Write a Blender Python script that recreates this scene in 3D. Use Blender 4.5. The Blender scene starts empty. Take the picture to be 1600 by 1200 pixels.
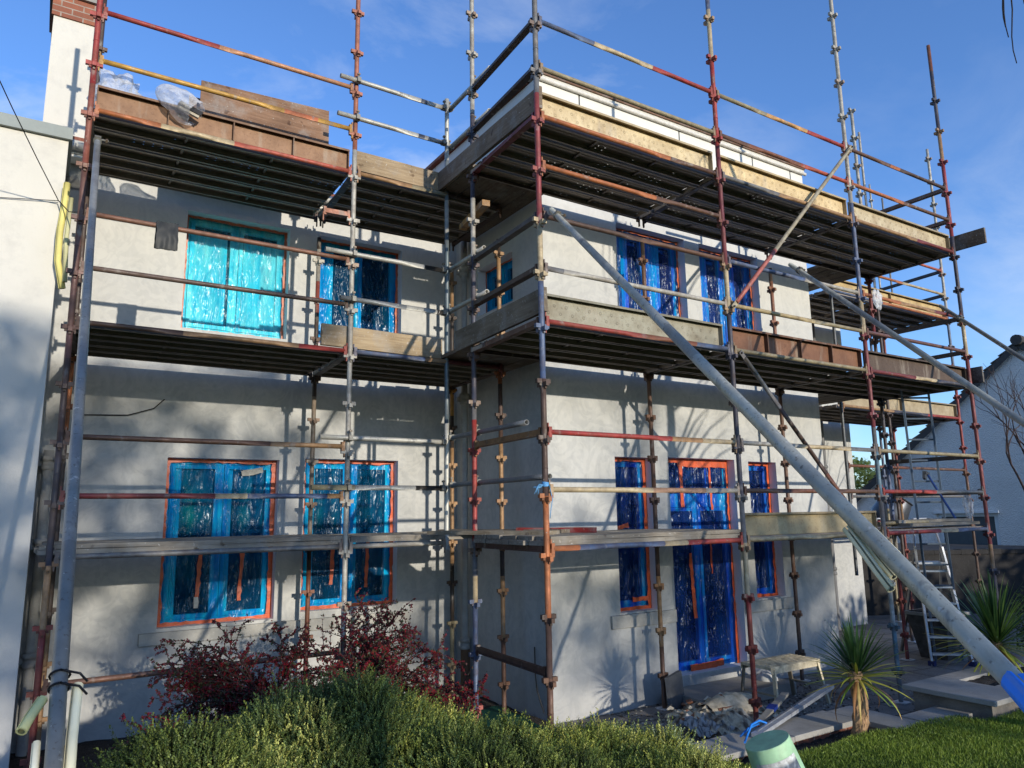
import bpy, math, random
import numpy as np
from mathutils import Vector, Matrix, noise
random.seed(7); RNG = np.random.default_rng(7)
C = bpy.context.scene.collection
GZ = 1.86                       # height of the first platform level above the patio
STEP = .495                     # spacing of the couplings on a standard
def lv(k): return GZ + STEP*k
V = Vector

# ------------------------------------------------------------------ colours
def lin(c, s=1.0):
    o = []
    for x in c[:3]:
        x = x/255.0
        o.append(((x/12.92) if x <= .04045 else ((x+.055)/1.055)**2.4)*s)
    return tuple(o)
RED=(168,52,48); MAR=(122,40,50); RUST=(132,78,54); DBR=(74,54,46); BRN=(108,76,58); GAL=(186,184,174)
DGAL=(120,124,126); BLU=(82,106,142); NAVY=(58,66,84); TEAL=(88,128,146); CRM=(206,188,150); ORG=(190,112,62)
YEL=(204,158,66); OLV=(164,154,122); TAN=(176,138,96); BLK=(44,42,40); PINK=(196,110,100)

# ------------------------------------------------------------------ mesh builder
class MB:
    def __init__(s): s.v=[]; s.f=[]; s.c=[]; s.sm=[]
    def add(s, vs, fs, col=(255,255,255), sm=False, lincol=None):
        b=len(s.v); s.v += [tuple(p) for p in vs]
        c = lincol if lincol else lin(col)
        s.c += [c]*len(vs)
        for f in fs: s.f.append(tuple(i+b for i in f)); s.sm.append(sm)
    def obox(s, c, ax, ay, az, col=(255,255,255)):
        c=V(c); ax=V(ax); ay=V(ay); az=V(az)
        vs=[c+sx*ax+sy*ay+sz*az for sz in(-1,1) for sy in(-1,1) for sx in(-1,1)]
        s.add(vs,[(0,2,3,1),(4,5,7,6),(0,1,5,4),(2,6,7,3),(0,4,6,2),(1,3,7,5)],col)
    def box(s, x0,x1,y0,y1,z0,z1,col=(255,255,255)):
        s.obox(((x0+x1)/2,(y0+y1)/2,(z0+z1)/2),((x1-x0)/2,0,0),(0,(y1-y0)/2,0),(0,0,(z1-z0)/2),col)
    def bar(s, p0, p1, w, h, col=(255,255,255), up=(0,0,1)):
        p0=V(p0); p1=V(p1); d=(p1-p0); L=d.length; d.normalize()
        a=d.cross(V(up)); a=a.normalized() if a.length>1e-5 else V((1,0,0)); b=a.cross(d).normalized()
        s.obox((p0+p1)/2, d*L/2, a*w/2, b*h/2, col)
    def tube(s, p0, p1, r, n=12, segs=None, col=GAL, caps=True, hollow=True, r1=None, step=.25):
        """straight tube; segs = [(t_end, colour)] paints bands along it"""
        p0=V(p0); p1=V(p1); d=p1-p0; L=d.length; d.normalize()
        a=d.cross(V((0,0,1)) if abs(d.z)<.9 else V((1,0,0))).normalized(); b=d.cross(a)
        segs = segs or [(1.0,col)]
        rings=[]; t0=0
        for te,cc in segs:
            k=max(1,int((te-t0)*L/step))
            for i in range(k+1): rings.append((t0+(te-t0)*i/k, cc))
            t0=te
        r1 = r if r1 is None else r1
        base=len(s.v)
        for t,cc in rings:
            lc=lin(cc); rr=r+(r1-r)*t
            for j in range(n):
                th=2*math.pi*j/n
                s.v.append(tuple(p0+d*(t*L)+a*(rr*math.cos(th))+b*(rr*math.sin(th)))); s.c.append(lc)
        for i in range(len(rings)-1):
            for j in range(n):
                j2=(j+1)%n
                s.f.append((base+i*n+j, base+i*n+j2, base+(i+1)*n+j2, base+(i+1)*n+j)); s.sm.append(True)
        if caps:
            for e,(i,sg) in enumerate(((0,-1),(len(rings)-1,1))):
                pc=p0 if i==0 else p1; cc=segs[0][1] if i==0 else segs[-1][1]
                if hollow:       # open end: rim and a dark inside
                    b2=len(s.v); lc=lin(cc,.75); dk=lin(cc,.12)
                    for j in range(n):
                        th=2*math.pi*j/n; q=pc+a*(r*.82*math.cos(th))+b*(r*.82*math.sin(th))
                        s.v.append(tuple(q)); s.c.append(lc)
                    for j in range(n):
                        th=2*math.pi*j/n; q=pc+a*(r*.8*math.cos(th))+b*(r*.8*math.sin(th))-d*(sg*.05)
                        s.v.append(tuple(q)); s.c.append(dk)
                    for j in range(n):
                        j2=(j+1)%n; o=base+i*n
                        s.f.append((o+j,o+j2,b2+j2,b2+j)); s.sm.append(False)
                        s.f.append((b2+j,b2+j2,b2+n+j2,b2+n+j)); s.sm.append(True)
                    s.f.append(tuple(range(b2+n,b2+2*n))); s.sm.append(False)
                else:
                    s.f.append(tuple(range(base+i*n, base+i*n+n))); s.sm.append(False)
    def path(s, pts, r, n=8, col=GAL, r1=None, cols=None):
        """round tube following a list of points"""
        pts=[V(p) for p in pts]; N=len(pts); base=len(s.v); prev=None
        for i,p in enumerate(pts):
            d=(pts[min(i+1,N-1)]-pts[max(i-1,0)]).normalized()
            a=d.cross(V((0,0,1)) if abs(d.z)<.95 else V((1,0,0))) if prev is None else prev-d*prev.dot(d)
            a=a.normalized() if a.length>1e-6 else V((1,0,0)); prev=a; b=d.cross(a)
            rr=r if r1 is None else r+(r1-r)*i/max(1,N-1)
            lc=lin(cols[i] if cols else col)
            for j in range(n):
                th=2*math.pi*j/n
                s.v.append(tuple(p+a*(rr*math.cos(th))+b*(rr*math.sin(th)))); s.c.append(lc)
        for i in range(N-1):
            for j in range(n):
                j2=(j+1)%n
                s.f.append((base+i*n+j,base+i*n+j2,base+(i+1)*n+j2,base+(i+1)*n+j)); s.sm.append(True)
        s.f.append(tuple(base+j for j in range(n))); s.sm.append(False)
        s.f.append(tuple(base+(N-1)*n+j for j in range(n))); s.sm.append(False)
    def grid(s, fn, nu, nv, col=(255,255,255), sm=True, colfn=None):
        base=len(s.v)
        for j in range(nv+1):
            for i in range(nu+1):
                s.v.append(tuple(fn(i/nu,j/nv))); s.c.append(lin(colfn(i/nu,j/nv)) if colfn else lin(col))
        for j in range(nv):
            for i in range(nu):
                o=base+j*(nu+1)+i
                s.f.append((o,o+1,o+nu+2,o+nu+1)); s.sm.append(sm)
    def lathe(s, c, prof, n=24, col=(255,255,255), ax=(0,0,1), sx=1, sy=1, caps=True):
        ax=V(ax).normalized(); a=ax.cross(V((0,1,0)) if abs(ax.y)<.9 else V((1,0,0))).normalized(); b=ax.cross(a); c=V(c)
        base=len(s.v)
        for r,h in prof:
            for j in range(n):
                th=2*math.pi*j/n
                s.v.append(tuple(c+ax*h+a*(r*sx*math.cos(th))+b*(r*sy*math.sin(th)))); s.c.append(lin(col))
        for i in range(len(prof)-1):
            for j in range(n):
                j2=(j+1)%n
                s.f.append((base+i*n+j,base+i*n+j2,base+(i+1)*n+j2,base+(i+1)*n+j)); s.sm.append(True)
        if caps:
            s.f.append(tuple(base+j for j in range(n))); s.sm.append(False)
            m=base+(len(prof)-1)*n
            s.f.append(tuple(m+j for j in range(n))); s.sm.append(False)
    def build(s, name, mat, parent=None, bevel=0):
        me=bpy.data.meshes.new(name)
        off=V((0,0,0))
        if parent is not None:
            r=parent
            while r.parent: r=r.parent
            off=V(r.location)
        vs=[(p[0]-off.x,p[1]-off.y,p[2]-off.z) for p in s.v] if off.length>0 else s.v
        me.from_pydata(vs,[],s.f)
        me.polygons.foreach_set('use_smooth', s.sm)
        ca=me.color_attributes.new('Col','FLOAT_COLOR','POINT')
        arr=np.ones((len(s.v),4),dtype=np.float32); arr[:,:3]=np.array(s.c,dtype=np.float32)
        ca.data.foreach_set('color',arr.ravel())
        me.materials.append(mat); me.update()
        o=bpy.data.objects.new(name,me); C.objects.link(o)
        if parent is not None: o.parent=parent
        if bevel:
            md=o.modifiers.new('bevel','BEVEL'); md.width=bevel; md.segments=2; md.limit_method='ANGLE'; md.angle_limit=.7
        return o

def npmesh(name, v, f, c, mat, parent=None, smooth=False):
    """mesh from numpy arrays: v (N,3), f (M,k), c (N,3) linear"""
    me=bpy.data.meshes.new(name); v=np.asarray(v,dtype=np.float32)
    if parent is not None:
        r=parent
        while r.parent: r=r.parent
        v=v-np.array(r.location,dtype=np.float32)
    f=np.asarray(f,dtype=np.int32); M,k=f.shape
    me.vertices.add(len(v)); me.vertices.foreach_set('co',v.ravel())
    me.loops.add(M*k); me.loops.foreach_set('vertex_index',f.ravel())
    me.polygons.add(M); me.polygons.foreach_set('loop_start',np.arange(0,M*k,k,dtype=np.int32))
    me.polygons.foreach_set('loop_total',np.full(M,k,dtype=np.int32))
    me.polygons.foreach_set('use_smooth',np.full(M,smooth))
    me.update(calc_edges=True)
    ca=me.color_attributes.new('Col','FLOAT_COLOR','POINT')
    arr=np.ones((len(v),4),dtype=np.float32); arr[:,:3]=c
    ca.data.foreach_set('color',arr.ravel())
    me.materials.append(mat); me.validate()
    o=bpy.data.objects.new(name,me); C.objects.link(o)
    if parent is not None: o.parent=parent
    return o

def thing(name,label,cat,loc=(0,0,0),group=None):
    o=bpy.data.objects.new(name,None); C.objects.link(o); o.location=loc; o.empty_display_size=.1
    o['label']=label; o['category']=cat
    if group: o['group']=group
    return o
def tag(o,label,cat,group=None):
    o['label']=label; o['category']=cat
    if group: o['group']=group
    return o
def struct(o): o['kind']='structure'; return o

# ------------------------------------------------------------------ materials
class NT:
    def __init__(s,name):
        s.m=bpy.data.materials.new(name); s.m.use_nodes=True; s.t=s.m.node_tree; s.t.nodes.clear()
        s.out=s.n('ShaderNodeOutputMaterial')
    def n(s,ty,**kw):
        x=s.t.nodes.new(ty)
        for k,v in kw.items():
            if k=='inp':
                for kk,vv in v.items():
                    if hasattr(vv,'is_output'): s.t.links.new(vv,x.inputs[kk])
                    else: x.inputs[kk].default_value=vv
            else: setattr(x,k,v)
        return x
    def l(s,a,b): s.t.links.new(a,b)
    def pos(s): return s.n('ShaderNodeNewGeometry').outputs['Position']
    def noise(s,scale,detail=4,rough=.55,vec=None,stretch=None,dist=0):
        v=vec if vec is not None else s.pos()
        if stretch:
            mp=s.n('ShaderNodeMapping',inp={'Vector':v,'Scale':stretch}); v=mp.outputs[0]
        return s.n('ShaderNodeTexNoise',inp={'Vector':v,'Scale':scale,'Detail':detail,'Roughness':rough,'Distortion':dist}).outputs['Fac']
    def ramp(s,fac,stops):
        r=s.n('ShaderNodeValToRGB',inp={'Fac':fac}); e=r.color_ramp.elements
        e[0].position=stops[0][0]; e[0].color=(*stops[0][1],1) if len(stops[0][1])==3 else stops[0][1]
        e[1].position=stops[-1][0]; e[1].color=(*stops[-1][1],1)
        for p,c in stops[1:-1]:
            x=e.new(p); x.color=(*c,1)
        return r.outputs['Color']
    def rng(s,fac,a,b,c=0.,d=1.):
        return s.n('ShaderNodeMapRange',inp={'Value':fac,'From Min':a,'From Max':b,'To Min':c,'To Max':d}).outputs[0]
    def mix(s,fac,a,b,mode='MIX'):
        x=s.n('ShaderNodeMix',data_type='RGBA',blend_type=mode)
        for sk,val in ((x.inputs[0],fac),(x.inputs[6],a),(x.inputs[7],b)):
            if hasattr(val,'is_output'): s.l(val,sk)
            else: sk.default_value=val if isinstance(val,(int,float)) else (*val[:3],1)
        return x.outputs[2]
    def math(s,op,a,b=0.):
        x=s.n('ShaderNodeMath',operation=op)
        for i,val in enumerate((a,b)):
            if hasattr(val,'is_output'): s.l(val,x.inputs[i])
            else: x.inputs[i].default_value=val
        return x.outputs[0]
    def attr(s): return s.n('ShaderNodeAttribute',attribute_name='Col').outputs['Color']
    def bump(s,h,strength=.3,dist=.01):
        return s.n('ShaderNodeBump',inp={'Height':h,'Strength':strength,'Distance':dist}).outputs[0]
    def pbr(s,col,rough=.6,metal=0.,normal=None,spec=.5,**kw):
        b=s.n('ShaderNodeBsdfPrincipled')
        for k,val in (('Base Color',col),('Roughness',rough),('Metallic',metal),('Specular IOR Level',spec),*kw.items()):
            if hasattr(val,'is_output'): s.l(val,b.inputs[k])
            else: b.inputs[k].default_value=(*val,1) if isinstance(val,tuple) and len(val)==3 else val
        if normal is not None: s.l(normal,b.inputs['Normal'])
        return b.outputs[0]
    def done(s,sh): s.l(sh,s.out.inputs['Surface']); return s.m

def m_pipe():
    n=NT('weathered_pipe'); c=n.attr()
    c=n.mix(.16,c,(.12,.085,.065))
    a=n.noise(9,6,.65); b=n.noise(70,4,.6); d=n.noise(38,3,.6)
    c=n.mix(n.rng(a,.40,.75,0,.6),c,(.115,.07,.046))                   # rust creeping in
    c=n.mix(n.rng(b,.62,.72,0,.6),c,(.075,.05,.038))                  # chips
    c=n.mix(n.rng(n.noise(11,3,.5,stretch=(1,1,.5)),.62,.72,0,.6),c,(.32,.29,.25))  # mortar dust
    c=n.mix(n.rng(d,.70,.75,0,.8),c,(.50,.47,.42))                       # splashes
    c=n.mix(1.0,c,n.ramp(n.noise(17,2,.5),[(.3,(.68,.66,.64)),(.7,(1.0,.99,.97))]),'MULTIPLY')
    return n.done(n.pbr(c,n.rng(a,.3,.7,.42,.75),.12,n.bump(n.noise(90,3,.6),.35,.004)))
def m_gal():
    n=NT('galvanised_tube'); c=n.attr(); a=n.noise(12,5,.6)
    c=n.mix(n.rng(a,.35,.7,0,.55),c,n.mix(1.0,c,(.55,.54,.52),'MULTIPLY'))
    c=n.mix(n.rng(n.noise(5,5,.7),.5,.7,0,.55),c,(.19,.18,.165)); c=n.mix(n.rng(n.noise(55,3,.6),.60,.70,0,.7),c,(.10,.075,.055)); c=n.mix(n.rng(n.noise(9,4,.7,stretch=(1,1,.12)),.60,.66,0,.5),c,(.10,.10,.105))
    c=n.mix(n.rng(n.noise(30,3,.5),.66,.72,0,.7),c,(.55,.53,.48))
    return n.done(n.pbr(c,.48,.3,n.bump(n.noise(60,3,.6),.25,.004)))
def m_plank():
    n=NT('steel_plank'); c=n.attr(); a=n.noise(6,5,.6)
    c=n.mix(n.rng(a,.4,.72,0,.4),c,(.10,.065,.045))
    c=n.mix(n.rng(n.noise(50,3,.6),.6,.72,0,.6),c,(.24,.2,.16))
    sh=n.pbr(c,.6,.15,n.bump(n.noise(40,3,.6),.3,.004))
    tc=n.n('ShaderNodeTexCoord').outputs['Object']; sp=n.n('ShaderNodeSeparateXYZ',inp={0:tc})
    def cell(o,p,off): return n.math('SUBTRACT',n.math('PINGPONG',n.math('ADD',o,off),p),p/2)
    hx=cell(sp.outputs[0],.085,.01); hy=cell(sp.outputs[1],.056,.028)
    dd=n.math('SQRT',n.math('ADD',n.math('MULTIPLY',hx,hx),n.math('MULTIPLY',hy,hy)))
    geo=n.n('ShaderNodeNewGeometry'); nz=n.n('ShaderNodeSeparateXYZ',inp={0:geo.outputs['True Normal']}).outputs[2]
    hole=n.math('MULTIPLY',n.math('LESS_THAN',dd,.0045),n.math('GREATER_THAN',n.math('ABSOLUTE',nz),.9))
    hole=n.math('MULTIPLY',hole,n.math('GREATER_THAN',n.noise(3.1,2,.5),.545))
    tr=n.n('ShaderNodeBsdfTransparent').outputs[0]
    mx=n.n('ShaderNodeMixShader',inp={0:hole,1:sh,2:tr})
    return n.done(mx.outputs[0])
def m_toe():
    n=NT('steel_toe_board'); c=n.attr(); a=n.noise(5,6,.65)
    c=n.mix(n.rng(a,.36,.70,0,.75),c,n.mix(1.0,c,(.50,.42,.34),'MULTIPLY'))
    c=n.mix(n.rng(n.noise(45,4,.65),.56,.7,0,.6),c,n.mix(1.0,c,(.45,.36,.28),'MULTIPLY'))
    c=n.mix(n.rng(n.noise(6,4,.6,stretch=(1,1,.2)),.55,.7,0,.45),c,(.38,.33,.26))
    return n.done(n.pbr(c,.68,.1,n.bump(n.noise(45,3,.6),.4,.005)))
def m_timber(gr):
    n=NT('scaffold_timber'); c=n.attr()
    g=n.noise(30,5,.6,vec=n.n('ShaderNodeVectorMath',operation='MULTIPLY',inp={0:n.pos(),1:gr}).outputs[0])
    k=n.noise(2.6,3,.5)
    c=n.mix(n.rng(g,.35,.65,0,.6),c,n.mix(1.0,c,(.48,.42,.36),'MULTIPLY'))
    c=n.mix(n.rng(k,.42,.66,0,.6),c,n.mix(1.0,c,(.5,.47,.44),'MULTIPLY')); c=n.mix(n.rng(n.noise(7,2,.5),.66,.70,0,.75),c,n.mix(1.0,c,(.30,.22,.16),'MULTIPLY')); c=n.mix(n.rng(n.noise(4,4,.65),.5,.72,0,.5),c,(.30,.29,.27))
    c=n.mix(n.rng(n.noise(45,3,.6),.64,.72,0,.7),c,(.5,.47,.42))
    return n.done(n.pbr(c,.85,0,n.bump(g,.5,.006)))
def m_render():
    n=NT('grey_render'); a=n.noise(.55,5,.6); b=n.noise(2.4,6,.62,dist=.6); f=n.noise(60,3,.6)
    st=n.noise(5,5,.6,stretch=(1,1,.18)); sw=n.noise(9,5,.65,stretch=(1,1,.55),dist=1.6)
    c=n.ramp(a,[(.25,(.345,.352,.35)),(.75,(.51,.508,.488))])
    c=n.mix(n.rng(b,.42,.70,0,.6),c,(.31,.315,.305))
    c=n.mix(n.rng(st,.5,.72,0,.28),c,(.62,.605,.55))
    c=n.mix(n.rng(sw,.52,.68,0,.34),c,(.32,.32,.31))
    c=n.mix(n.rng(n.noise(26,4,.7),.66,.74,0,.35),c,(.30,.30,.28))
    tw=n.noise(3.2,3,.5,dist=4.5); c=n.mix(n.rng(tw,.46,.54,0,.2),c,(.62,.61,.56)); dj=n.noise(1.1,2,.4,stretch=(.25,.25,2.2)); c=n.mix(n.rng(dj,.53,.56,0,.16),c,(.33,.335,.33))
    h=n.math('ADD',n.math('MULTIPLY',sw,.7),n.math('MULTIPLY',f,.3))
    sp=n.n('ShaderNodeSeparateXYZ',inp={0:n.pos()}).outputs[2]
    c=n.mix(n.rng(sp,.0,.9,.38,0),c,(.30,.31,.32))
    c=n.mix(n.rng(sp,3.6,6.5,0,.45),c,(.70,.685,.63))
    return n.done(n.pbr(c,.92,0,n.bump(h,.22,.012),.25))
def m_simple(name,col,rough=.7,metal=0.,var=.3,scale=8,bump=.2,bscale=40,spec=.4,dark=.5):
    n=NT(name); c=n.mix(n.rng(n.noise(scale,5,.6),.35,.7,0,var*2),col,tuple(x*dark for x in col))
    c=n.mix(n.rng(n.noise(scale*9,3,.6),.58,.72,0,var),c,tuple(min(1,x*1.5+.02) for x in col))
    return n.done(n.pbr(c,rough,metal,n.bump(n.noise(bscale,4,.6),bump,.006),spec))
def m_attr(name,rough=.7,metal=0.,var=.35,scale=25,bump=.2,spec=.4):
    n=NT(name); c=n.attr(); c=n.mix(n.rng(n.noise(scale,5,.6),.35,.7,0,var*2),c,n.mix(1.0,c,(.5,.48,.46),'MULTIPLY'))
    c=n.mix(n.rng(n.noise(scale*4,3,.6),.6,.72,0,var),c,n.mix(.5,c,(.5,.48,.44)))
    return n.done(n.pbr(c,rough,metal,n.bump(n.noise(scale*2,4,.6),bump,.006),spec))
def m_leaf(name,trans=.25,rough=.5,spec=.35):
    n=NT(name); c=n.attr(); c=n.mix(n.rng(n.noise(14,3,.6),.3,.7,0,.5),c,n.mix(1.0,c,(.45,.5,.4),'MULTIPLY'))
    b=n.pbr(c,rough,0,None,spec); t=n.n('ShaderNodeBsdfTranslucent',inp={0:n.mix(1.0,c,(1.3,1.4,.8),'MULTIPLY')}).outputs[0]
    return n.done(n.n('ShaderNodeMixShader',inp={0:trans,1:b,2:t}).outputs[0])
def m_film(name,tint,tint2,body,fac=.12,glint=.53,lo=.36,hi=.62):
    n=NT(name)
    w1=n.noise(4.6,1,.4,stretch=(1.6,1.6,.26),dist=1.1); w2=n.noise(11,1,.4,stretch=(1.3,1.3,.55),dist=1.0)
    cz=n.math('ABSOLUTE',n.math('SUBTRACT',w1,.5)); h=n.math('ADD',n.math('MULTIPLY',cz,1.2),n.math('MULTIPLY',w2,.35)); nm=n.bump(h,.95,.07)
    fold=n.noise(4.2,4,.55,stretch=(2.4,2.4,.16),dist=.5)
    fv=n.rng(fold,lo,hi,0,1)
    tcol=n.mix(fv,tint,tint2)
    tcol=n.mix(n.rng(n.noise(30,3,.6,stretch=(1.6,1.6,.22),dist=1.),.5,.68,0,.5),tcol,n.mix(1.0,tcol,(.45,.55,.7),'MULTIPLY'))
    tr=n.n('ShaderNodeBsdfTransparent',inp={0:tcol}).outputs[0]
    c=n.mix(fv,body,n.mix(.6,body,tuple(x*.35 for x in tint2)))
    c=n.mix(n.rng(w1,.35,.65,0,.7),c,n.mix(1.0,c,(.4,.4,.5),'MULTIPLY'))
    pb=n.pbr(c,.3,0,nm,.2)
    s1=n.n('ShaderNodeMixShader',inp={0:n.rng(w1,.3,.7,fac*.5,fac*1.5),1:tr,2:pb}).outputs[0]
    gl=n.n('ShaderNodeBsdfGlossy',inp={'Color':(.8,.9,1,1),'Roughness':.2,'Normal':nm}).outputs[0]
    # crinkle glints painted in as white diffuse along noise lines
    cr=n.rng(n.math('ABSOLUTE',n.math('SUBTRACT',n.noise(13,1,.4,stretch=(2.1,2.1,.30),dist=1.1),.5)),0,.010,.95,0)
    spk=n.math('MULTIPLY',cr,n.rng(n.noise(5,1,.5,stretch=(1.6,1.6,.7)),glint,glint+.05,0,1))
    s2=n.n('ShaderNodeMixShader',inp={0:.010,1:s1,2:gl}).outputs[0]
    wh=n.n('ShaderNodeBsdfDiffuse',inp={0:(.72,.82,.9,1)}).outputs[0]
    s3=n.n('ShaderNodeMixShader',inp={0:n.math('MULTIPLY',spk,.5),1:s2,2:wh}).outputs[0]
    return n.done(s3)
def m_pane():
    n=NT('dark_glass'); c=n.ramp(n.noise(1.6,3,.5),[(.35,(.012,.016,.022)),(.7,(.06,.075,.09))])
    return n.done(n.pbr(c,.06,0,None,.6))
def m_clear():
    n=NT('clear_plastic'); w=n.noise(13,3,.6,dist=1.4); nm=n.bump(w,.35,.02)
    tr=n.n('ShaderNodeBsdfTransparent',inp={0:(.95,.96,.97,1)}).outputs[0]
    pb=n.pbr((.88,.89,.9),.2,0,nm,.5)
    tl=n.n('ShaderNodeBsdfTranslucent',inp={0:(.9,.92,.94,1)}).outputs[0]
    pp=n.n('ShaderNodeMixShader',inp={0:.35,1:pb,2:tl}).outputs[0]
    fr=n.n('ShaderNodeLayerWeight',inp={0:.35}).outputs['Facing']
    return n.done(n.n('ShaderNodeMixShader',inp={0:n.math('ADD',n.rng(w,.35,.65,.22,.5),n.math('MULTIPLY',fr,.45)),1:tr,2:pp}).outputs[0])
def m_paving():
    n=NT('patio_slabs'); p=n.pos()
    rot=n.n('ShaderNodeMapping',inp={'Vector':p,'Rotation':(0,0,.06),'Scale':(1,1,1)}).outputs[0]
    br=n.n('ShaderNodeTexBrick',inp={'Vector':rot,'Color1':(.24,.225,.21,1),'Color2':(.16,.152,.142,1),'Mortar':(.035,.033,.03,1),'Scale':1.0,'Mortar Size':.014,'Brick Width':.62,'Row Height':.42,'Mortar Smooth':.4})
    c=br.outputs['Color']; a=n.noise(2.2,6,.65); b=n.noise(35,5,.7)
    c=n.mix(n.rng(a,.4,.68,0,.75),c,(.10,.082,.064))
    c=n.mix(n.rng(b,.56,.72,0,.6),c,(.27,.26,.245))
    c=n.mix(n.rng(n.noise(110,2,.5),.66,.7,0,.8),c,(.5,.49,.46))
    hh=n.math('ADD',br.outputs['Fac'],n.math('MULTIPLY',b,-.6))
    return n.done(n.pbr(c,.75,0,n.bump(hh,.5,-.012)))
def m_soil():
    n=NT('dark_soil'); a=n.noise(22,6,.75)
    c=n.ramp(a,[(.3,(.012,.009,.007)),(.6,(.04,.031,.024)),(.8,(.10,.085,.07))])
    c=n.mix(n.rng(n.noise(70,2,.5),.66,.7,0,.6),c,(.30,.28,.25))
    return n.done(n.pbr(c,.95,0,n.bump(a,1.0,.05)))
def m_lawn():
    n=NT('lawn_base'); a=n.noise(3,5,.6); b=n.noise(60,4,.7)
    c=n.ramp(a,[(.3,(.03,.06,.012)),(.7,(.07,.12,.024))]); c=n.mix(n.rng(b,.4,.7,0,.6),c,(.02,.03,.008))
    return n.done(n.pbr(c,.9,0,n.bump(b,.8,.03)))
def m_brick():
    n=NT('red_brick'); p=n.pos()
    mp=n.n('ShaderNodeMapping',inp={'Vector':p,'Rotation':(math.radians(90),0,0)}).outputs[0]
    br=n.n('ShaderNodeTexBrick',inp={'Vector':mp,'Color1':(.33,.115,.06,1),'Color2':(.22,.075,.045,1),'Mortar':(.33,.27,.22,1),'Scale':1.0,'Mortar Size':.007,'Brick Width':.215,'Row Height':.073})
    c=n.mix(n.rng(n.noise(12,5,.6),.4,.7,0,.5),br.outputs['Color'],(.15,.07,.045))
    return n.done(n.pbr(c,.9,0,n.bump(br.outputs['Fac'],.5,-.006)))
def m_harl():
    n=NT('pebbledash'); v=n.n('ShaderNodeTexVoronoi',inp={'Vector':n.pos(),'Scale':34.0}).outputs['Distance']
    a=n.noise(1.2,4,.6); b=n.noise(26,4,.7)
    c=n.ramp(a,[(.3,(.76,.69,.62)),(.7,(.86,.79,.71))]); c=n.mix(n.rng(v,.1,.5,0,.25),c,(.58,.54,.5))
    return n.done(n.pbr(c,.95,0,n.bump(n.math('ADD',v,b),.7,.025)))
def m_stone():
    n=NT('coping_stone'); a=n.noise(6,6,.65); b=n.noise(120,3,.6)
    c=n.ramp(a,[(.3,(.23,.22,.20)),(.7,(.36,.345,.31))]); c=n.mix(n.rng(b,.5,.7,0,.5),c,(.18,.17,.155))
    c=n.mix(n.rng(n.noise(3,5,.7),.52,.7,0,.6),c,(.13,.125,.11))
    return n.done(n.pbr(c,.85,0,n.bump(b,.3,.004)))
def m_tile():
    n=NT('clay_tile'); w=n.n('ShaderNodeTexWave',inp={'Vector':n.pos(),'Scale':3.2,'Distortion':.2}); w.bands_direction='X'
    c=n.mix(n.rng(n.noise(6,4,.6),.35,.7,0,1),(.30,.10,.06),(.16,.065,.045))
    return n.done(n.pbr(c,.85,0,n.bump(w.outputs['Fac'],.7,.03)))
PIPE=m_pipe(); GALV=m_gal(); PLANK=m_plank(); TOE=m_toe(); TIMBER=m_timber((.10,.9,1.6)); TIMBER_Y=m_timber((.9,.10,1.6)); RENDER=m_render()
WHITE=m_simple('white_upvc',(.72,.72,.70),.4,0,.06,6,.03)
PAINT=m_simple('white_fascia',(.66,.645,.59),.7,0,.14,3,.1,30,.3,.72)
PIPEW=m_simple('old_white_pipe',(.40,.39,.36),.6,0,.3,7,.15,30,.4,.55)
FILM_B=m_film('blue_film',(.11,.80,1.0),(.04,.52,.90),(.012,.19,.48),.15,.55)
FILM_T=m_film('lit_blue_film',(.46,.95,1.0),(.16,.82,.99),(.06,.45,.62),.13,.50)  # same blue film, brightness of the lit window put into its tint
FILM_P=m_film('violet_reflect_film',(.08,.72,.98),(.07,.28,.88),(.024,.07,.38),.24,.54)  # blue film with its violet reflection put into the colour
FILM_V=m_film('violet_reflect_film_upper',(.07,.70,.98),(.20,.30,.90),(.035,.09,.46),.18,.50)  # upper wing windows, violet reflection likewise painted into the film
PANE=m_pane(); CURT=m_simple('curtain',(.82,.82,.80),.9,0,.1,5,.1)
TAPE=m_attr('orange_tape',.45,0,.38,11,.35,.5)
PAVE=m_paving(); SOIL=m_soil(); LAWN=m_lawn(); BRICK=m_brick(); HARL=m_harl(); STONE=m_stone(); TILE=m_tile()
LEAF=m_leaf('leaf'); HEATH=m_leaf('heather_leaf',.18,.55,.3); BLADE=m_leaf('sword_leaf',.2,.42,.45); GRASS=m_leaf('grass_blade',.3,.5,.3)
BARK=m_attr('bark',.9,0,.4,20,.8); GEN=m_attr('painted_object',.6,0,.25,18,.15); METAL=m_attr('worn_aluminium',.42,.55,.3,16,.2)
FOAM=m_attr('pipe_foam',.8,0,.12,9,.1); CLEAR=m_clear(); RUBBLE=m_attr('rubble',.95,0,.5,12,1.0); BAG=m_attr('bin_bag',.55,0,.04,9,.25,.35)
SILL=m_simple('cement_sill',(.44,.425,.385),.9,0,.3,7,.4,30,.2,.66); REVEAL=m_simple('lightened_reveal_render',(.80,.79,.79),.9,0,.1,4,.1,40,.2,.8)  # reveals: the wall render, lightened in colour to lift the shaded jambs
NEIGH=None
def m_neigh():
    n=NT('cream_masonry'); a=n.noise(.8,5,.6); c=n.ramp(a,[(.25,(.54,.52,.46)),(.75,(.66,.635,.57))])
    c=n.mix(n.rng(n.noise(6,5,.65),.5,.72,0,.4),c,(.42,.41,.38))
    sp=n.n('ShaderNodeSeparateXYZ',inp={0:n.pos()}).outputs[2]; c=n.mix(n.rng(sp,.2,5.2,.75,0),c,(.40,.41,.42))  # shade on the lower wall put into the colour, greyer downwards
    return n.done(n.pbr(c,.93,0,n.bump(n.noise(45,4,.6),.35,.006),.2))
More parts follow.
